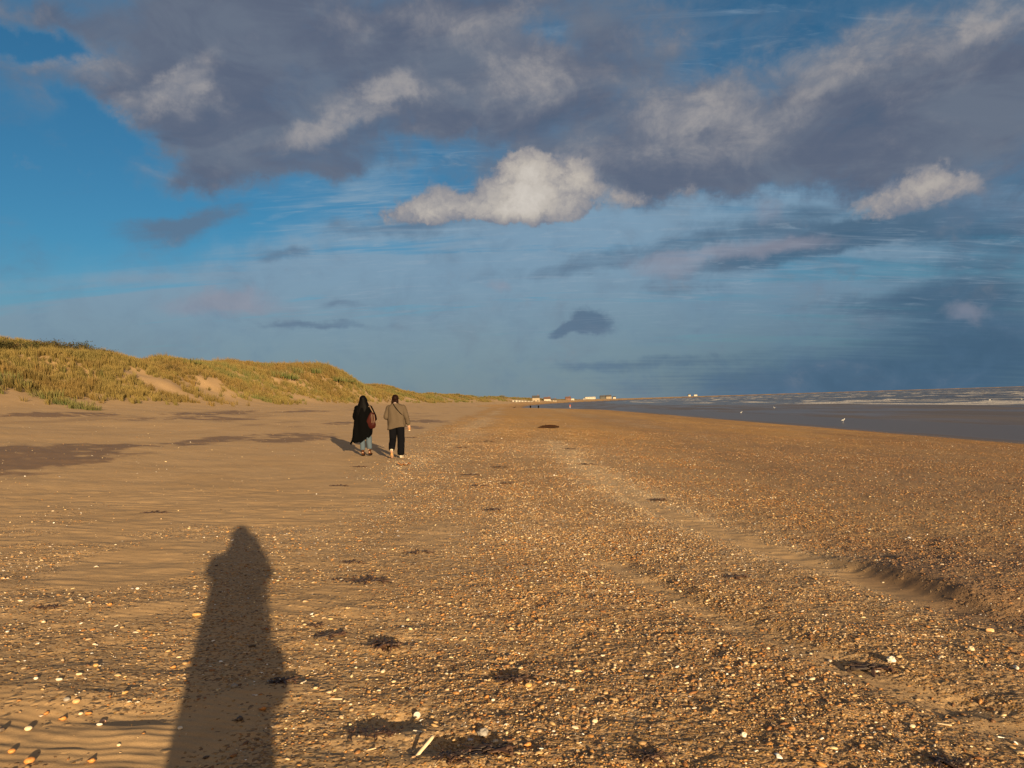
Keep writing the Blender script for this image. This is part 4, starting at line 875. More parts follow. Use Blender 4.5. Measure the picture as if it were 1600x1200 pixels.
# --- the photographer, whose long shadow lies on the sand
ph_o = empty('person', (-.06, -.30, z_at(0, -.3) + .03))
tag(ph_o, 'photographer in a long coat holding up a camera and casting the long shadow', 'person')
J = dict(head=(0, .03, 1.62), neck=(0, .0, 1.49), shoulder_l=(-.19, 0, 1.42), shoulder_r=(.19, 0, 1.42), pelvis=(0, 0, .93),
         elbow_l=(-.235, .10, 1.29), wrist_l=(-.085, .19, 1.51), elbow_r=(.215, .10, 1.28), wrist_r=(.085, .19, 1.51),
         hip_l=(-.10, 0, .92), knee_l=(-.12, .02, .50), ankle_l=(-.13, -.02, .09), toe_l=(-.15, .12, .03),
         hip_r=(.10, 0, .92), knee_r=(.12, .02, .50), ankle_r=(.13, -.02, .09), toe_r=(.15, .12, .03),
         hand_l=((.3, .1, 1), (1, 0, 0), .8, -1), hand_r=((-.3, .1, 1), (-1, 0, 0), .8, 1))
ob = link('body', body(J, None, .009), M_SKIN, ph_o); eyes(J['head'], ob)
bm = garment([(0, 0, 1.52, .10, .09), (0, 0, 1.47, .15, .10), (0, 0, 1.40, .20, .12), (0, 0, 1.2, .20, .14), (0, 0, .95, .215, .15), (0, 0, .7, .218, .16), (0, 0, .45, .205, .16), (0, 0, .33, .20, .16)], 9, 64, 6, .008, .010, 7)
ct = to_obj('coat', bm, M_NAVY, ph_o)
for q, sd_ in (('l', 3), ('r', 5)):
    to_obj('sleeve', sleeve((J['shoulder_' + q][0], 0, 1.40), J['elbow_' + q], J['wrist_' + q], (.085, .078, .06), sd_), M_NAVY, ct)
    to_obj('trouser_leg', trouser_leg(J['hip_' + q], J['knee_' + q], Vector(J['ankle_' + q]) + Vector((0, 0, .04)), (.11, .085, .07), 3), M_NAVY, ph_o)
    shoe(J['ankle_' + q], J['toe_' + q], 0, M_BOOT, M_NAVY, ph_o, .06, 'boot')
bm = bmesh.new(); Hh = Vector(J['head'])
ball(bm, Hh + Vector((0, -.02, .045)), (.100, .118, .112), 18); tube(bm, [Hh + Vector((0, -.03, .02)), Hh + Vector((0, -.04, -.08)), Hh + Vector((0, -.02, -.17))], [(.100, .10), (.098, .09), (.115, .08)], 20)
link('hood', fuse(bm, .012, 3), M_NAVY, ph_o)
shb = empty('shoulder_bag', (.19, -.28, .86 + z_at(0, -.3)))
tag(shb, 'small dark shoulder bag hanging at the photographer\'s hip', 'bag')
bm = bmesh.new(); bmesh.ops.create_cube(bm, size=1)
for v in bm.verts: v.co = Vector((v.co.x * .10, v.co.y * .20, v.co.z * .17))
bmesh.ops.bevel(bm, geom=list(bm.edges), offset=.025, segments=3, affect='EDGES'); to_obj('pouch', bm, M_BLACK, shb)
strap([(0, .0, .08), (.0, .0, .30), (-.02, .0, .56), (-.05, .0, .60), (-.06, -.05, .57)], .015, shb, M_BLACK)
# camera in the photographer's hands, lens pointing along the beach
pcam = empty('hand_camera', (0, -.085, 1.60)); tag(pcam, 'black camera held up to the photographer\'s face', 'camera')
bm = bmesh.new(); bmesh.ops.create_cube(bm, size=1)
for v in bm.verts: v.co = Vector((v.co.x * .125, v.co.y * .04, v.co.z * .08))
bmesh.ops.bevel(bm, geom=list(bm.edges), offset=.012, segments=3, affect='EDGES'); to_obj('camera_body', bm, M_BLACK, pcam)
bm = bmesh.new(); tube(bm, [(0, .015, 0), (0, .03, 0), (0, .055, 0)], [.031, .031, .029], 24); to_obj('lens', bm, M_BLACK, pcam)


# ---------------------------------------------------------------- dried seaweed
M_WEED, t, b = new_mat('dried_bladder_wrack'); rr_ = t.node('ShaderNodeTexCoord').outputs['Object']
t.put(b.inputs['Base Color'], t.mix(t.map(t.noise(rr_, 9, 3, .6), .35, .7), (.018, .010, .007), (.075, .034, .016))); b.inputs['Roughness'].default_value = .6
def weed(seed, n, sx, sy, hh, thick=.0035):
    rnd = random.Random(seed); bm = bmesh.new()
    for k in range(n):
        a = rnd.uniform(0, 6.283); r = rnd.random() ** .7; p = Vector((math.cos(a) * r * sx, math.sin(a) * r * sy, rnd.uniform(0, .3) * hh)); d = Vector((rnd.gauss(0, 1), rnd.gauss(0, .5), rnd.uniform(.1, 1.1))).normalized()
        pts = [p]; L = rnd.uniform(.010, .020) * (1 + 6 * min(sx, .12)); turn = Vector((rnd.gauss(0, .5), rnd.gauss(0, .5), rnd.gauss(-.35, .35)))
        for q in range(5): d = (d + turn * .6).normalized(); p = p + d * L; p.z = max(.001, min(p.z, hh)); pts.append(p.copy())
        tk = thick * rnd.uniform(.6, 1.7)
        tube(bm, pts, [(tk * 1.6, tk * .5), (tk * 2, tk * .5), (tk * 1.3, tk * .6), (tk * 1.9, tk * .9), (tk, tk * .5), (tk * .5, tk * .4)], 5, True)
        if rnd.random() < .35: ball(bm, pts[-2], (tk * 2.2, tk * 2.2, tk * 1.9), 6)
    me = bpy.data.meshes.new('seaweed'); bm.to_mesh(me); bm.free(); me.materials.append(M_WEED); return me
WEEDS = {'clump': weed(1, 50, .055, .028, .022), 'heap': weed(2, 60, .07, .035, .026), 'string': weed(3, 50, .15, .020, .012, .0028), 'bit': weed(4, 18, .028, .014, .013), 'long': weed(6, 70, .20, .035, .012, .0026)}
def put_weed(kind, x, y, s, rz, label):
    o = bpy.data.objects.new('seaweed_clump', WEEDS[kind]); COL.objects.link(o); o.location = (x, y, z_at(x, y) - .004); o.scale = (s, s, s); o.rotation_euler = (0, 0, rz)
    tag(o, label, 'seaweed', 'dried seaweed clumps scattered on the beach')
for a_ in [('clump', -.87, 4.59, 1.15, -.4, 'dark tangled seaweed clump in a hollow of bare sand above the centre bottom'),
           ('clump', -.05, 4.05, .95, .1, 'dark seaweed clump among pebbles at the bottom centre beside an ochre stone'),
           ('string', -1.29, 6.16, 1.1, .05, 'long thin string of dark weed scraps right of the long shadow head'),
           ('string', -1.56, 6.20, .5, -.2, 'short weed string ending just right of the photographer shadow shoulders'),
           ('clump', -1.43, 4.99, .6, .2, 'small dark weed clump right of the shadow waist'),
           ('bit', -1.26, 4.80, 1.3, .5, 'weed scrap just below the small clump right of the shadow waist'),
           ('long', -.72, 3.38, .65, .05, 'wide brown spread of seaweed along the bottom edge of a shaded hollow'),
           ('heap', -.31, 3.13, .65, -.3, 'thick black seaweed heap next to the upright razor shell'),
           ('bit', -.16, 3.22, 1.6, .4, 'black weed scrap right of the thick heap by the razor shell'),
           ('clump', -.33, 10.31, 1.2, 0, 'weed clump on the pale shingle straight ahead of the camera'),
           ('string', -.72, 13.34, 1.2, .1, 'weed string with a raised knot on the sandy strip right of the walkers'),
           ('clump', -.18, 13.73, 1.2, 0, 'weed clump just right of the knotted weed string'),
           ('string', -1.59, 6.87, .7, -.1, 'thin weed line on the bare sand right of the shadow head'),
           ('string', -1.04, 7.40, .9, .15, 'weed string on the bare sand patch at the shingle edge'),
           ('string', -.96, 15.37, 1.2, -.1, 'flat weed string nearest behind the walkers on the right'),
           ('clump', 2.37, 11.88, 1.3, .1, 'single dark weed clump beside the pale track of shell grit'),
           ('bit', 2.15, 4.39, 1.6, 0, 'small black weed tuft left of the white lumpy stone'),
           ('clump', -1.32, 3.98, .8, .3, 'weed clump half inside the right edge of the long shadow'),
           ('string', 1.84, 18.47, 1.5, 0, 'weed string crossing the pale track further up the beach'),
           ('string', 1.9, 24.4, 1.6, .2, 'farther weed string at the start of the pale track'),
           ('string', -4.78, 9.42, 1.0, .1, 'scraps of weed in a row on the smooth sand at the left'),
           ('clump', .55, 3.21, .8, .2, 'dark weed knot at the very bottom edge right of the centre'),
           ('heap', 1.9, 3.2, .8, -.5, 'dark weed lump at the bottom edge near the right corner'),
           ('string', -4.33, 29.6, 1.6, 0, 'dark weed line behind the brown jacket walker'),
           ('string', -3.61, 16.48, 1.1, .1, 'weed scraps on the sand in front of the walkers and left of the orange scrap'),
           ('string', -3.15, 12.75, 1.0, -.1, 'weed line on the sand edge nearer than the walkers'),
           ('long', -3.45, 5.2, .6, .05, 'thin dark weed stalk lying on rippled sand at the left edge'),
           ('string', -1.07, 27.9, 1.8, 0, 'thin weed line on the shingle beyond the right walker'),
           ('string', -1.79, 23.9, 1.5, .1, 'weed line between the right walker and the pale track'),
           ('string', -.37, 17.33, 1.3, -.1, 'short weed line on the middle of the shingle bank'),
           ('bit', 2.0, 6.58, 1.4, .3, 'tiny weed scrap on the shingle left of the sandy runnel')]: put_weed(*a_)

# ---------------------------------------------------------------- single stones and shells
def fixed(name, c, r=.55): return stone_mat(name, fixed=c, rough=r)
FM = dict(cream=fixed('cream_stone', (.52, .41, .27)), orange=fixed('orange_stone', (.42, .17, .035)), ochre=fixed('ochre_stone', (.40, .24, .08)), tan=fixed('tan_stone', (.46, .27, .12)), white=fixed('white_shell', (.62, .55, .45)),
          grey=fixed('grey_stone', (.22, .20, .18)), pink=fixed('pinkish_shell', (.50, .30, .20)), dark=fixed('dark_stone', (.05, .035, .028)))
SHAPES = {'round': lambda: displaced_ico(3, 51, 1, .78, .62, .14, 1.1), 'long': lambda: displaced_ico(3, 52, 1, .5, .42, .16, 1.2), 'lumpy': lambda: displaced_ico(3, 53, 1, .8, .75, .42, 1.8),
          'cockle': lambda: cockle(1, 1, .34, 9, 33), 'razor': lambda: razor(), 'whelk': whelk, 'chip': lambda: displaced_ico(2, 57, 1, .62, .45, .5, 1.3)}
SM = {}
def single(shape, col, x, y, size, rz, label, tilt=0., name=None, dz=None):
    if (shape, col) not in SM:
        o = to_obj('t', SHAPES[shape](), FM[col], linkit=False); SM[shape, col] = o.data; bpy.data.objects.remove(o)
    shell_ = shape in ('cockle', 'razor', 'whelk'); nm = name or ('shell' if shell_ else 'pebble')
    o = bpy.data.objects.new(nm, SM[shape, col]); COL.objects.link(o); size *= .66 if shape == 'razor' and not tilt else .86; o.scale = (size,) * 3; o.rotation_euler = (0, tilt, rz)
    o.location = (x, y, z_at(x, y) + (size * (.0 if shell_ else .20) if dz is None else dz))
    tag(o, label, 'shell' if shell_ else 'pebble', 'single shells and stones near the camera')
for a_ in [('round', 'grey', -2.30, 3.63, .040, 0, 'pale grey round pebble touching a tan one at the lower left'),
           ('round', 'tan', -2.245, 3.62, .044, .4, 'tan rounded pebble right beside the pale grey round one'),
           ('round', 'cream', -2.31, 3.36, .040, .3, 'cream round pebble above the bottom edge near the left corner'),
           ('chip', 'orange', -2.22, 3.47, .044, .2, 'bright orange angular stone below the tan and grey pebbles'),
           ('chip', 'orange', -2.33, 3.52, .034, 1.2, 'smaller orange stone left of the bright orange angular one'),
           ('long', 'orange', -2.13, 3.53, .036, .1, 'orange pebble with a cream pebble against its left side'),
           ('round', 'cream', -2.165, 3.525, .026, .9, 'cream pebble pressed against an orange pebble'),
           ('chip', 'orange', -2.02, 4.17, .040, .5, 'orange brown stone standing alone just left of the long shadow'),
           ('long', 'cream', -2.45, 3.98, .040, .2, 'oblong cream pebble at the top of the lower left pebble patch'),
           ('round', 'white', -2.65, 3.92, .028, .2, 'white shell bit at the left end of the pebble patch'),
           ('long', 'white', -2.51, 3.90, .042, .05, 'long flat white shell piece in the pebble patch'),
           ('cockle', 'white', -1.995, 3.65, .030, .2, 'left one of a touching pair of white shells near the shadow'),
           ('cockle', 'white', -1.955, 3.655, .030, .8, 'right one of a touching pair of white shells near the shadow'),
           ('long', 'pink', -2.02, 3.46, .038, .1, 'flat pinkish orange shell piece above a white one'),
           ('long', 'white', -2.0, 3.40, .034, 0, 'flat white shell piece below a pinkish one'),
           ('round', 'orange', -2.24, 3.15, .036, .4, 'round orange pebble near the bottom left corner'),
           ('round', 'orange', -2.10, 3.06, .050, .7, 'large orange pebble cut by the bottom edge at the left'),
           ('chip', 'orange', -1.85, 3.08, .042, 0, 'orange stone at the bottom edge between sand ripples'),
           ('chip', 'dark', -2.42, 3.33, .05, .4, 'dark brown stone at the left edge near the corner'),
           ('round', 'cream', -1.81, 3.22, .022, 0, 'small cream pebble alone on rippled sand left of the shadow'),
           ('long', 'ochre', -2.07, 3.75, .040, .9, 'ochre pebble with a dark shadow left of the long shadow'),
           ('round', 'ochre', -2.44, 4.12, .036, 0, 'ochre pebble high in the lower left pebble patch'),
           ('cockle', 'cream', -2.64, 5.85, .046, .3, 'cream shell on the sand left of the shadow chest'),
           ('long', 'ochre', -2.3, 5.11, .075, .1, 'long ochre stone half buried at the left edge of the shadow'),
           ('lumpy', 'white', 2.28, 4.42, .062, .4, 'white lumpy stone on bare sand right of a black weed tuft'),
           ('whelk', 'white', -.53, 3.62, .060, 1.9, 'large white whelk shell at the bottom centre'),
           ('razor', 'cream', -.44, 3.22, .14, 1.0, 'razor shell sticking up out of the sand beside black weed', -.45, None, .03),
           ('razor', 'cream', -.98, 3.78, .11, .05, 'flat razor shell lying level right of the shadow hem'),
           ('razor', 'white', -.50, 3.42, .075, -.3, 'thin white razor shell below the whelk shell'),
           ('lumpy', 'grey', -.19, 3.41, .06, .4, 'grey open oyster shell piece at the bottom centre', 0, 'shell'),
           ('cockle', 'white', -.08, 3.5, .036, .3, 'white cockle shell resting on a pink stone at the bottom centre'),
           ('round', 'white', -.15, 3.77, .024, .3, 'small bright white pebble beside a red brown stone'),
           ('chip', 'orange', -.185, 3.81, .035, .7, 'red brown stone beside a small bright white pebble'),
           ('long', 'tan', 3.36, 5.13, .075, .1, 'salmon coloured oblong stone at the right below the dark bank'),
           ('lumpy', 'cream', 2.95, 4.7, .05, .2, 'cream lumpy stone farther right than the white lumpy one'),
           ('long', 'white', 3.0, 4.35, .06, 1.3, 'narrow pointed white shell standing at the right'),
           ('razor', 'cream', 2.12, 3.62, .10, -.35, 'slanting razor shell at the lower right'),
           ('round', 'cream', 1.95, 3.6, .036, 0, 'round cream pebble near the slanting razor shell'),
           ('round', 'cream', -2.85, 7.0, .03, 0, 'small cream pebble alone on the sand at the left of the shadow head'),
           ('cockle', 'white', -3.79, 6.43, .05, .3, 'white cockle shell casting a shadow near the left edge'),
           ('chip', 'orange', -3.03, 5.3, .045, .3, 'orange stone on the sand midway between the left edge and the shadow'),
           ('round', 'white', -3.06, 5.75, .035, .2, 'white pebble above the midway orange stone'),
           ('round', 'grey', -1.56, 3.9, .045, .3, 'bluish grey pebble inside the lower part of the long shadow'),
           ('chip', 'orange', -1.31, 3.63, .045, .2, 'brown orange stone inside the shadow close to its right edge'),
           ('chip', 'dark', -1.38, 3.50, .05, .5, 'dark stone inside the shadow below the brown orange one'),
           ('round', 'white', -1.62, 3.40, .03, 0, 'small white pebble inside the shadow near the bottom'),
           ('round', 'cream', .36, 3.57, .038, .4, 'cream pebble on the shingle at the bottom right of centre'),
           ('round', 'ochre', .04, 3.98, .050, .4, 'ochre stone right next to the bottom centre weed clump'),
           ('lumpy', 'white', 1.06, 3.46, .036, .1, 'white rough pebble in the lower right shingle'),
           ('chip', 'orange', .02, 3.3, .045, .3, 'vivid orange stone at the bottom edge right of the weed heap')]: single(*a_)
# orange scrap and driftwood
o = to_obj('litter_scrap', thicken(grid_surface(lambda u, v: ((u - .5) * .30, (v - .5) * .16 + .03 * math.sin(u * 5), .035 + .03 * math.sin(u * 9 + v * 4) * math.sin(v * 3.1 + .3) + .02 * math.cos(u * 14)), 18, 10), .008), cloth_mat('orange_cloth', (.20, .09, .035), (.28, .13, .055), 12, .7))
o.location = (-2.64, 17.07, z_at(-2.64, 17.07) + .01); tag(o, 'crumpled orange scrap lying on the sand nearer than the walkers', 'litter')
q = to_obj('white_corner', thicken(grid_surface(lambda u, v: (.05 + (u - .5) * .10, -.06 + (v - .5) * .07, .05 + .015 * math.sin(u * 7 + v * 3)), 8, 6), .006), M_CREAM, o)
bm = bmesh.new(); tube(bm, [(-.68, 0, .05), (-.4, .02, .10), (0, -.01, .13), (.35, .02, .11), (.62, .0, .08)], [.04, .085, .10, .09, .05], 12)
tube(bm, [(-.15, 0, .14), (-.22, .03, .24)], [.04, .02], 8)
for v in bm.verts: v.co += Vector((.3, 1, 1)) * .02 * mnoise.noise(v.co * 7)
o = to_obj('driftwood_log', bm, cloth_mat('driftwood', (.014, .007, .004), (.030, .014, .008), 20)); o.location = (2.23, 44.5, z_at(2.23, 44.5) - .01)
tag(o, 'short dark log lying alone on the shingle in the middle distance', 'log')

# ---------------------------------------------------------------- gulls
M_GULL, t, b = new_mat('gull_white'); b.inputs['Base Color'].default_value = (.60, .58, .55, 1)
M_GREY, t, b = new_mat('gull_grey'); b.inputs['Base Color'].default_value = (.22, .23, .25, 1)
def gull_mesh(flying):
    bm = bmesh.new(); h = 0 if flying else .20
    tube(bm, [(-.20, 0, h + .06), (-.10, 0, h + .075), (0, 0, h + .08), (.10, 0, h + .12), (.155, 0, h + .18 if not flying else h + .09)], [(.012, .02), (.05, .045), (.065, .07), (.05, .055), (.032, .034)], 12)
    ball(bm, (.17, 0, h + (.20 if not flying else .09)), (.042, .034, .034), 10); tube(bm, [(.20, 0, h + (.198 if not flying else .088)), (.245, 0, h + (.19 if not flying else .084))], [.010, .004], 6)
    if flying:
        return bm
    for s in (-1, 1): tube(bm, [(.0, s * .025, h + .02), (.0, s * .028, .0)], [.008, .006], 6)
    return bm
def gull(x, y, z, rz, flying, label):
    o = to_obj('gull', gull_mesh(flying), M_GULL); o.location = (x, y, z); o.rotation_euler = (0, 0, rz)
    for s in (-1, 1):
        bm = bmesh.new()
        if flying:
            V = [(.08, 0, .10), (-.05, 0, .10), (.10, .28, .20), (-.02, .28, .19), (.0, .62, .16)]; vs = [bm.verts.new((a, c_ * s, d_)) for a, c_, d_ in V]
            bm.faces.new((vs[0], vs[1], vs[3], vs[2])); bm.faces.new((vs[2], vs[3], vs[4])); thicken(bm, .012)
        else: tube(bm, [(.08, s * .055, .31), (-.05, s * .065, .30), (-.22, s * .02, .27)], [(.012, .05), (.014, .055), (.008, .015)], 8)
        to_obj('wing', bm, M_GREY, o)
    tag(o, label, 'gull', 'gulls along the water')
gull(36.9, 115, -1.48, .4, False, 'white gull standing at the water edge, leftmost of the gulls')
gull(53.5, 145.5, -1.44, 2.6, False, 'white gull standing on the wet sand below the breakers')
gull(33.0, 71.2, -1.50, .2, False, 'nearest gull standing in the shallow water in front of the shingle')
gull(72, 109, -.55, 1.3, True, 'left one of the two gulls flying low over the surf')
gull(74.5, 111, -.42, .6, True, 'right one of the two gulls flying low over the surf')
gull(80.5, 112.5, -.5, 2.2, True, 'gull flying over the surf at the right edge')

# ---------------------------------------------------------------- people far off by the water
def far_person(x, y, rz, mat, legs, label, h=1.0, name='person'):
    z = min(z_at(x, y), 9); z = max(z, -1.52); p = empty(name, (x, y, z), rz); p.scale = (h,) * 3; tag(p, label, 'person', 'tiny distant people by the water')
    Jf = dict(head=(0, 0, 1.60), neck=(0, 0, 1.47), shoulder_l=(-.18, 0, 1.40), shoulder_r=(.18, 0, 1.40), pelvis=(0, 0, .93), elbow_l=(-.24, 0, 1.13), wrist_l=(-.24, .08, .9), elbow_r=(.24, 0, 1.13), wrist_r=(.24, .08, .9),
              hip_l=(-.09, 0, .92), knee_l=(-.11, .08, .5), ankle_l=(-.11, -.1, .09), toe_l=(-.12, .04, .03), hip_r=(.09, 0, .92), knee_r=(.1, .12, .5), ankle_r=(.1, .12, .09), toe_r=(.11, .26, .03),
              hand_l=((0, .2, -1), (0, 1, 0), .5, 1), hand_r=((0, .2, -1), (0, 1, 0), .5, -1))
    global FAR_BODY
    try: me = FAR_BODY
    except NameError: me = FAR_BODY = body(Jf, None, .02); me.materials.append(M_SKIN)
    link('body', me, None, p)
    to_obj('coat', garment([(0, 0, 1.5, .08, .07), (0, 0, 1.43, .18, .10), (0, 0, 1.3, .24, .15), (0, 0, 1.0, .25, .16), (0, 0, .72, .26, .18)], 2, 20, 3, .01), mat, p)
    bm = bmesh.new()
    for s in ('l', 'r'): tube(bm, [Jf['hip_' + s], Jf['knee_' + s], Jf['ankle_' + s]], [.11, .08, .07], 10)
    to_obj('trousers', bm, legs, p)
    for s in ('l', 'r'):
        bm = bmesh.new(); tube(bm, [Vector(Jf['shoulder_' + s]), Vector(Jf['elbow_' + s]), Vector(Jf['wrist_' + s])], [.08, .07, .055], 8); to_obj('sleeve', bm, mat, p)
    bm = bmesh.new(); ball(bm, (0, -.01, 1.64), (.095, .11, .10), 10); to_obj('hair', bm, M_HAIR, p)
M_REDC = cloth_mat('red_jacket', (.30, .06, .03), (.40, .10, .05)); M_WHT = cloth_mat('white_jacket', (.45, .40, .35), (.55, .5, .45))
far_person(6.7, 268, .3, M_BLACK, M_NAVY, 'tiny dark figure, left one of the two upright figures far ahead', .95)
far_person(10.0, 276, -.2, M_BLACK, M_NAVY, 'tiny dark figure, right one of the two upright figures far ahead', 1.0)
far_person(22.6, 280, .8, M_REDC, M_WHT, 'tiny far figure in a red top by the water', .9)
dg_ = bmesh.new(); tube(dg_, [(-.38, 0, .5), (-.2, 0, .46), (.1, 0, .45), (.3, 0, .52), (.42, 0, .66)], [.05, .11, .13, .09, .07], 10); ball(dg_, (.5, 0, .68), (.13, .06, .065), 8)
for (a, s) in ((-.2, 1), (-.2, -1), (.2, 1), (.2, -1)): tube(dg_, [(a, s * .06, .42), (a + (.03 if a > 0 else -.06), s * .06, .22), (a, s * .06, .02)], [.055, .03, .025], 6)
tube(dg_, [(-.38, 0, .52), (-.55, 0, .66)], [.03, .012], 6)
o = to_obj('dog', dg_, M_BLACK); o.location = (.6, 262, max(z_at(.6, 262), -1.52)); tag(o, 'small dark dog shape left of the tiny distant people', 'dog')

# ---------------------------------------------------------------- houses on the far shore
def plain(name, c, r=.8):
    m, t, b = new_mat(name); pz_ = t.node('ShaderNodeNewGeometry').outputs['Position']
    t.put(b.inputs['Base Color'], t.mix(t.noise(pz_, 1.3, 3, .6), c, tuple(q * .8 for q in c))); b.inputs['Roughness'].default_value = r; return m
M_WALLS = {'white': plain('white_render', (.34, .31, .26)), 'cream': plain('cream_render', (.24, .19, .13)), 'red': plain('red_brick', (.13, .06, .042)), 'dark': plain('dark_cladding', (.05, .05, .045))}
M_RF = plain('slate_roof', (.055, .05, .048)); M_RT = plain('clay_roof', (.10, .052, .038)); M_WIN = plain('window_glass', (.02, .025, .03), .2)
def box(bm, x0, x1, y0, y1, z0, z1):
    q = bmesh.ops.create_cube(bm, size=1)
    for v in q['verts']: v.co = Vector(((x0 + x1) / 2 + v.co.x * (x1 - x0), (y0 + y1) / 2 + v.co.y * (y1 - y0), (z0 + z1) / 2 + v.co.z * (z1 - z0)))
def house(x, y, w, d, h, roof, wall, label, name='house', floors=1, z=None, cat='house', rz=0.0, roofm=None):
    p = empty(name, (x, y, (float(h_base(np.array([x]), np.array([y]))[0]) if z is None else z) - .3), rz); tag(p, label, cat, 'buildings on the far shore')
    bm = bmesh.new(); box(bm, -w / 2, w / 2, -d / 2, d / 2, 0, h); to_obj('wall', bm, M_WALLS[wall], p, smooth=False)
    bm = bmesh.new()
    if roof == 'flat': box(bm, -w / 2 - .3, w / 2 + .3, -d / 2 - .3, d / 2 + .3, h, h + .4)
    else:
        r = h + min(w, d) * .38
        v = [bm.verts.new(c_) for c_ in [(-w / 2 - .3, -d / 2 - .4, h - .1), (w / 2 + .3, -d / 2 - .4, h - .1), (w / 2 + .3, d / 2 + .4, h - .1), (-w / 2 - .3, d / 2 + .4, h - .1), (-w / 2 - .3, 0, r), (w / 2 + .3, 0, r)]]
        for f_ in ((0, 1, 5, 4), (2, 3, 4, 5), (0, 4, 3), (1, 2, 5), (0, 3, 2, 1)): bm.faces.new([v[k] for k in f_])
    rf = to_obj('roof', bm, roofm or M_RF, p, smooth=False)
    if roof != 'flat' and w > 6:
        bm = bmesh.new(); box(bm, w * .25, w * .25 + .9, -.45, .45, h + .5, h + min(w, d) * .38 + 1.0); to_obj('chimney', bm, M_WALLS['red'], rf, smooth=False)
    n = max(1, int(w / 3.2))
    for fl in range(floors):
        for k in range(n):
            cx = -w / 2 + (k + .5) * w / n; z0 = fl * h / floors + .9; bm = bmesh.new(); box(bm, cx - .7, cx + .7, -d / 2 - .06, -d / 2 + .02, z0, min(z0 + 1.3, (fl + 1) * h / floors - .3)); to_obj('window', bm, M_WIN, p, smooth=False)
hx = [(2.4, 722), (5.6, 745), (9.0, 768), (12.6, 792), (16.8, 815), (21.4, 842)]
for k, (x, y) in enumerate(hx):
    house(x, y, 5.2, 4, 2.5, 'flat', 'white', ['first low white beach hut from the dune end', 'second low white beach hut from the dune end', 'third low white beach hut from the dune end', 'fourth low white beach hut from the dune end', 'fifth low white beach hut from the dune end', 'sixth and last low white beach hut, beside the gabled house'][k], 'beach_hut', z=1.2 - .25 * k, cat='hut')
house(29, 880, 9, 8, 5.2, 'gable', 'cream', 'cream gabled house right after the row of beach huts', z=1.0)
house(48, 985, 9, 8, 4.2, 'gable', 'white', 'white gabled house with a low wing between the huts and the red house', z=.4, roofm=M_RT)
house(57, 990, 8, 6, 2.6, 'gable', 'cream', 'low cream annexe just right of the white gabled house', z=.4)
house(93, 1190, 9, 8, 5.0, 'gable', 'red', 'red brick house on the far shore', z=.4, roofm=M_RT)
house(101, 1195, 5, 6, 4.4, 'flat', 'white', 'small white block beside the red brick house', z=.4)
house(163, 1495, 22, 12, 7.0, 'flat', 'white', 'large white flat roofed building, brightest on the far shore', z=.8, floors=2)
house(150, 1480, 7, 8, 3.8, 'flat', 'white', 'low white wing at the left of the large white building', z=.8)
house(203, 1600, 12, 10, 6.0, 'gable', 'dark', 'dark gabled building right of the large white one', z=1.2, floors=2)
house(217, 1605, 12, 10, 6.5, 'gable', 'cream', 'cream and dark building, middle of the right hand cluster', z=1.2, floors=2)
house(229, 1600, 6, 8, 5.0, 'gable', 'white', 'small white house ending the right hand cluster', z=1.2)
house(697, 2800, 9, 9, 6, 'gable', 'white', 'left one of two tiny white houses far along the coast', z=3.2)
house(722, 2805, 13, 9, 6, 'flat', 'white', 'right one of two tiny white houses far along the coast', z=3.2)

# ---------------------------------------------------------------- dark scrub along the crest, green clumps at the dune foot
M_SCRUB = grass_mat('scrub_leaf', (.035, .038, .012), (.055, .040, .014), (.025, .030, .010)); M_STEM = cloth_mat('scrub_stem', (.05, .03, .02), (.08, .05, .03))
def shrub_mesh(seed, n=1100):
    rnd = np.random.default_rng(seed); V = []; F = []; tips = []
    cl = rnd.normal(0, 1, (26, 3)); cl = cl / np.linalg.norm(cl, axis=1)[:, None] * rnd.uniform(.45, 1, (26, 1)); cl[:, 2] = np.abs(cl[:, 2])
    for k in range(n):
        c_ = cl[rnd.integers(0, 26)] + rnd.normal(0, .16, 3); c_[2] = max(c_[2], 0); a = rnd.normal(0, 1, 3); a /= np.linalg.norm(a); b2 = np.cross(a, rnd.normal(0, 1, 3)); b2 /= np.linalg.norm(b2); s = .055
        i = len(V); V += [c_ - a * s, c_ + b2 * s * .5, c_ + a * s, c_ - b2 * s * .5]; F.append((i, i + 1, i + 2, i + 3)); tips += [0, 0, .4, 0]
    me = np_mesh('foliage', V, F, False); attr(me, 'tip', tips); me.materials.append(M_SCRUB); return me
SHB = [shrub_mesh(1), shrub_mesh(2)]
bm = bmesh.new()
for k in range(6): a = k * 1.05; tube(bm, [(0, 0, -.1), (math.cos(a) * .2, math.sin(a) * .2, .35), (math.cos(a) * .5, math.sin(a) * .5, .8)], [.03, .022, .010], 6)
STM = bpy.data.meshes.new('stem'); bm.to_mesh(STM); bm.free(); STM.materials.append(M_STEM)
def shrub(s, y, w, h, label):
    x = s + float(coast(np.array([y]))[0]); p = empty('shrub', (x, y, z_at(x, y) - .05)); p.scale = (w, w * .8, h); p.rotation_euler = (0, 0, s * 7 % 3); tag(p, label, 'shrub', 'dark scrub along the dune crest')
    o = bpy.data.objects.new('foliage', SHB[int(y) % 2]); COL.objects.link(o); o.parent = p
    o = bpy.data.objects.new('stem', STM); COL.objects.link(o); o.parent = p
ORD = ['first', 'second', 'third', 'fourth', 'fifth', 'sixth', 'seventh', 'eighth', 'ninth', 'tenth', 'eleventh']
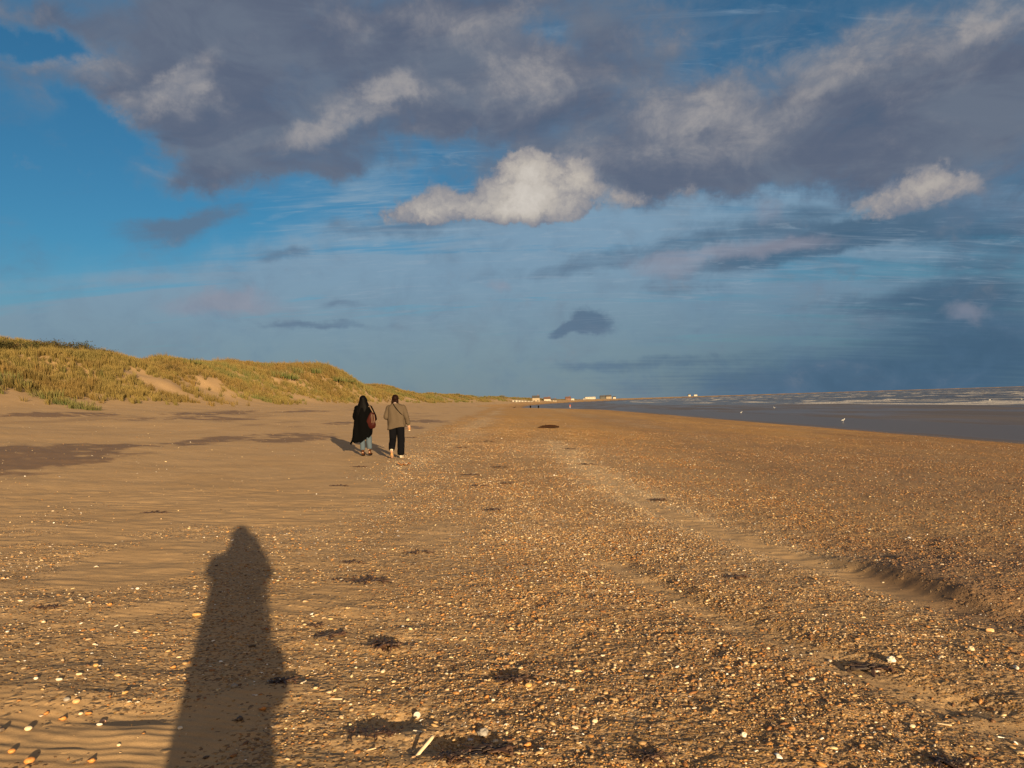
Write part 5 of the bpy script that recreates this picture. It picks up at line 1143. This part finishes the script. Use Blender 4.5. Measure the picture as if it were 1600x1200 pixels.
for k, (px_az, yy, w, h) in enumerate([(-36.8, 56, 1.7, 1.1), (-36.0, 57, 1.5, 1.0), (-35.2, 58.5, 1.6, .9), (-34.4, 60.5, 1.4, .9), (-33.7, 63, 1.6, .8), (-33.0, 64, 1.6, .9), (-32.3, 65, 1.8, 1.0), (-31.6, 66, 1.9, 1.1), (-31.0, 66.5, 1.8, 1.05), (-30.4, 67.5, 1.7, .9), (-29.8, 68.5, 1.5, .8), (-25.6, 80, 1.3, .8)]):
    shrub(yy * math.tan(math.radians(px_az)), yy, w, h, (ORD[k] + ' dark shrub from the left end of the scrub band on the dune crest') if k < 11 else 'lone dark shrub on the crest right of the scrub band')
M_GREEN2 = grass_mat('fresh_green_grass', (.045, .065, .016), (.035, .055, .014), (.065, .07, .02))
CLM = [tuft(70 + k, 150, .75, .9, -.1, .016) for k in range(2)]
for q in CLM: q.materials.append(M_GREEN2)
def clump(x, y, w, h, label):
    o = bpy.data.objects.new('grass_clump', CLM[int(y * 3) % 2]); COL.objects.link(o); o.location = (x, y, z_at(x, y)); o.scale = (w * .8, w * .8, h * .75); tag(o, label, 'grass clump', 'green grass clumps on the dune front')
for (a, yy, w, h, l) in [(-35.6, 47, 1.5, 1.5, 'green grass clump at the left edge halfway down the dune'), (-35.0, 46.5, 1.3, 1.2, 'green clump right of the one at the left edge'), (-33.2, 45.5, 1.4, 1.2, 'broad green clump on the slope above the moist sand'),
                          (-32.3, 44.5, 1.0, 1.0, 'smaller green clump between the broad one and the foot clump'), (-31.3, 43.3, 1.1, 1.1, 'dark green clump at the very foot of the dune'), (-30.6, 43, .7, .7, 'small green tail end clump at the dune foot'),
                          (-18.5, 109, 3.0, 2.2, 'large dark green clump on the steep dune knoll'), (-17.5, 112, 2.6, 2.0, 'dark green clump right of the largest one on the knoll'), (-19.3, 117, 2.4, 2.0, 'green clump on the skyline at the left end of the knoll'),
                          (-17.0, 120, 2.2, 2.2, 'green clump standing up on the skyline in the middle of the knoll'), (-15.6, 128, 2.2, 2.2, 'spiky green clump on the skyline at the right end of the knoll'), (-24.6, 90, 2.6, 1.3, 'flat green clump on the crest above the bare sand scars'),
                          (-14.0, 136, 3.2, 1.9, 'green clump on the slope left of the black coated walker'), (-13.2, 143, 3.0, 1.6, 'green clump just left of the black coated walker head')]:
    clump(yy * math.tan(math.radians(a)), yy, w, h, l)
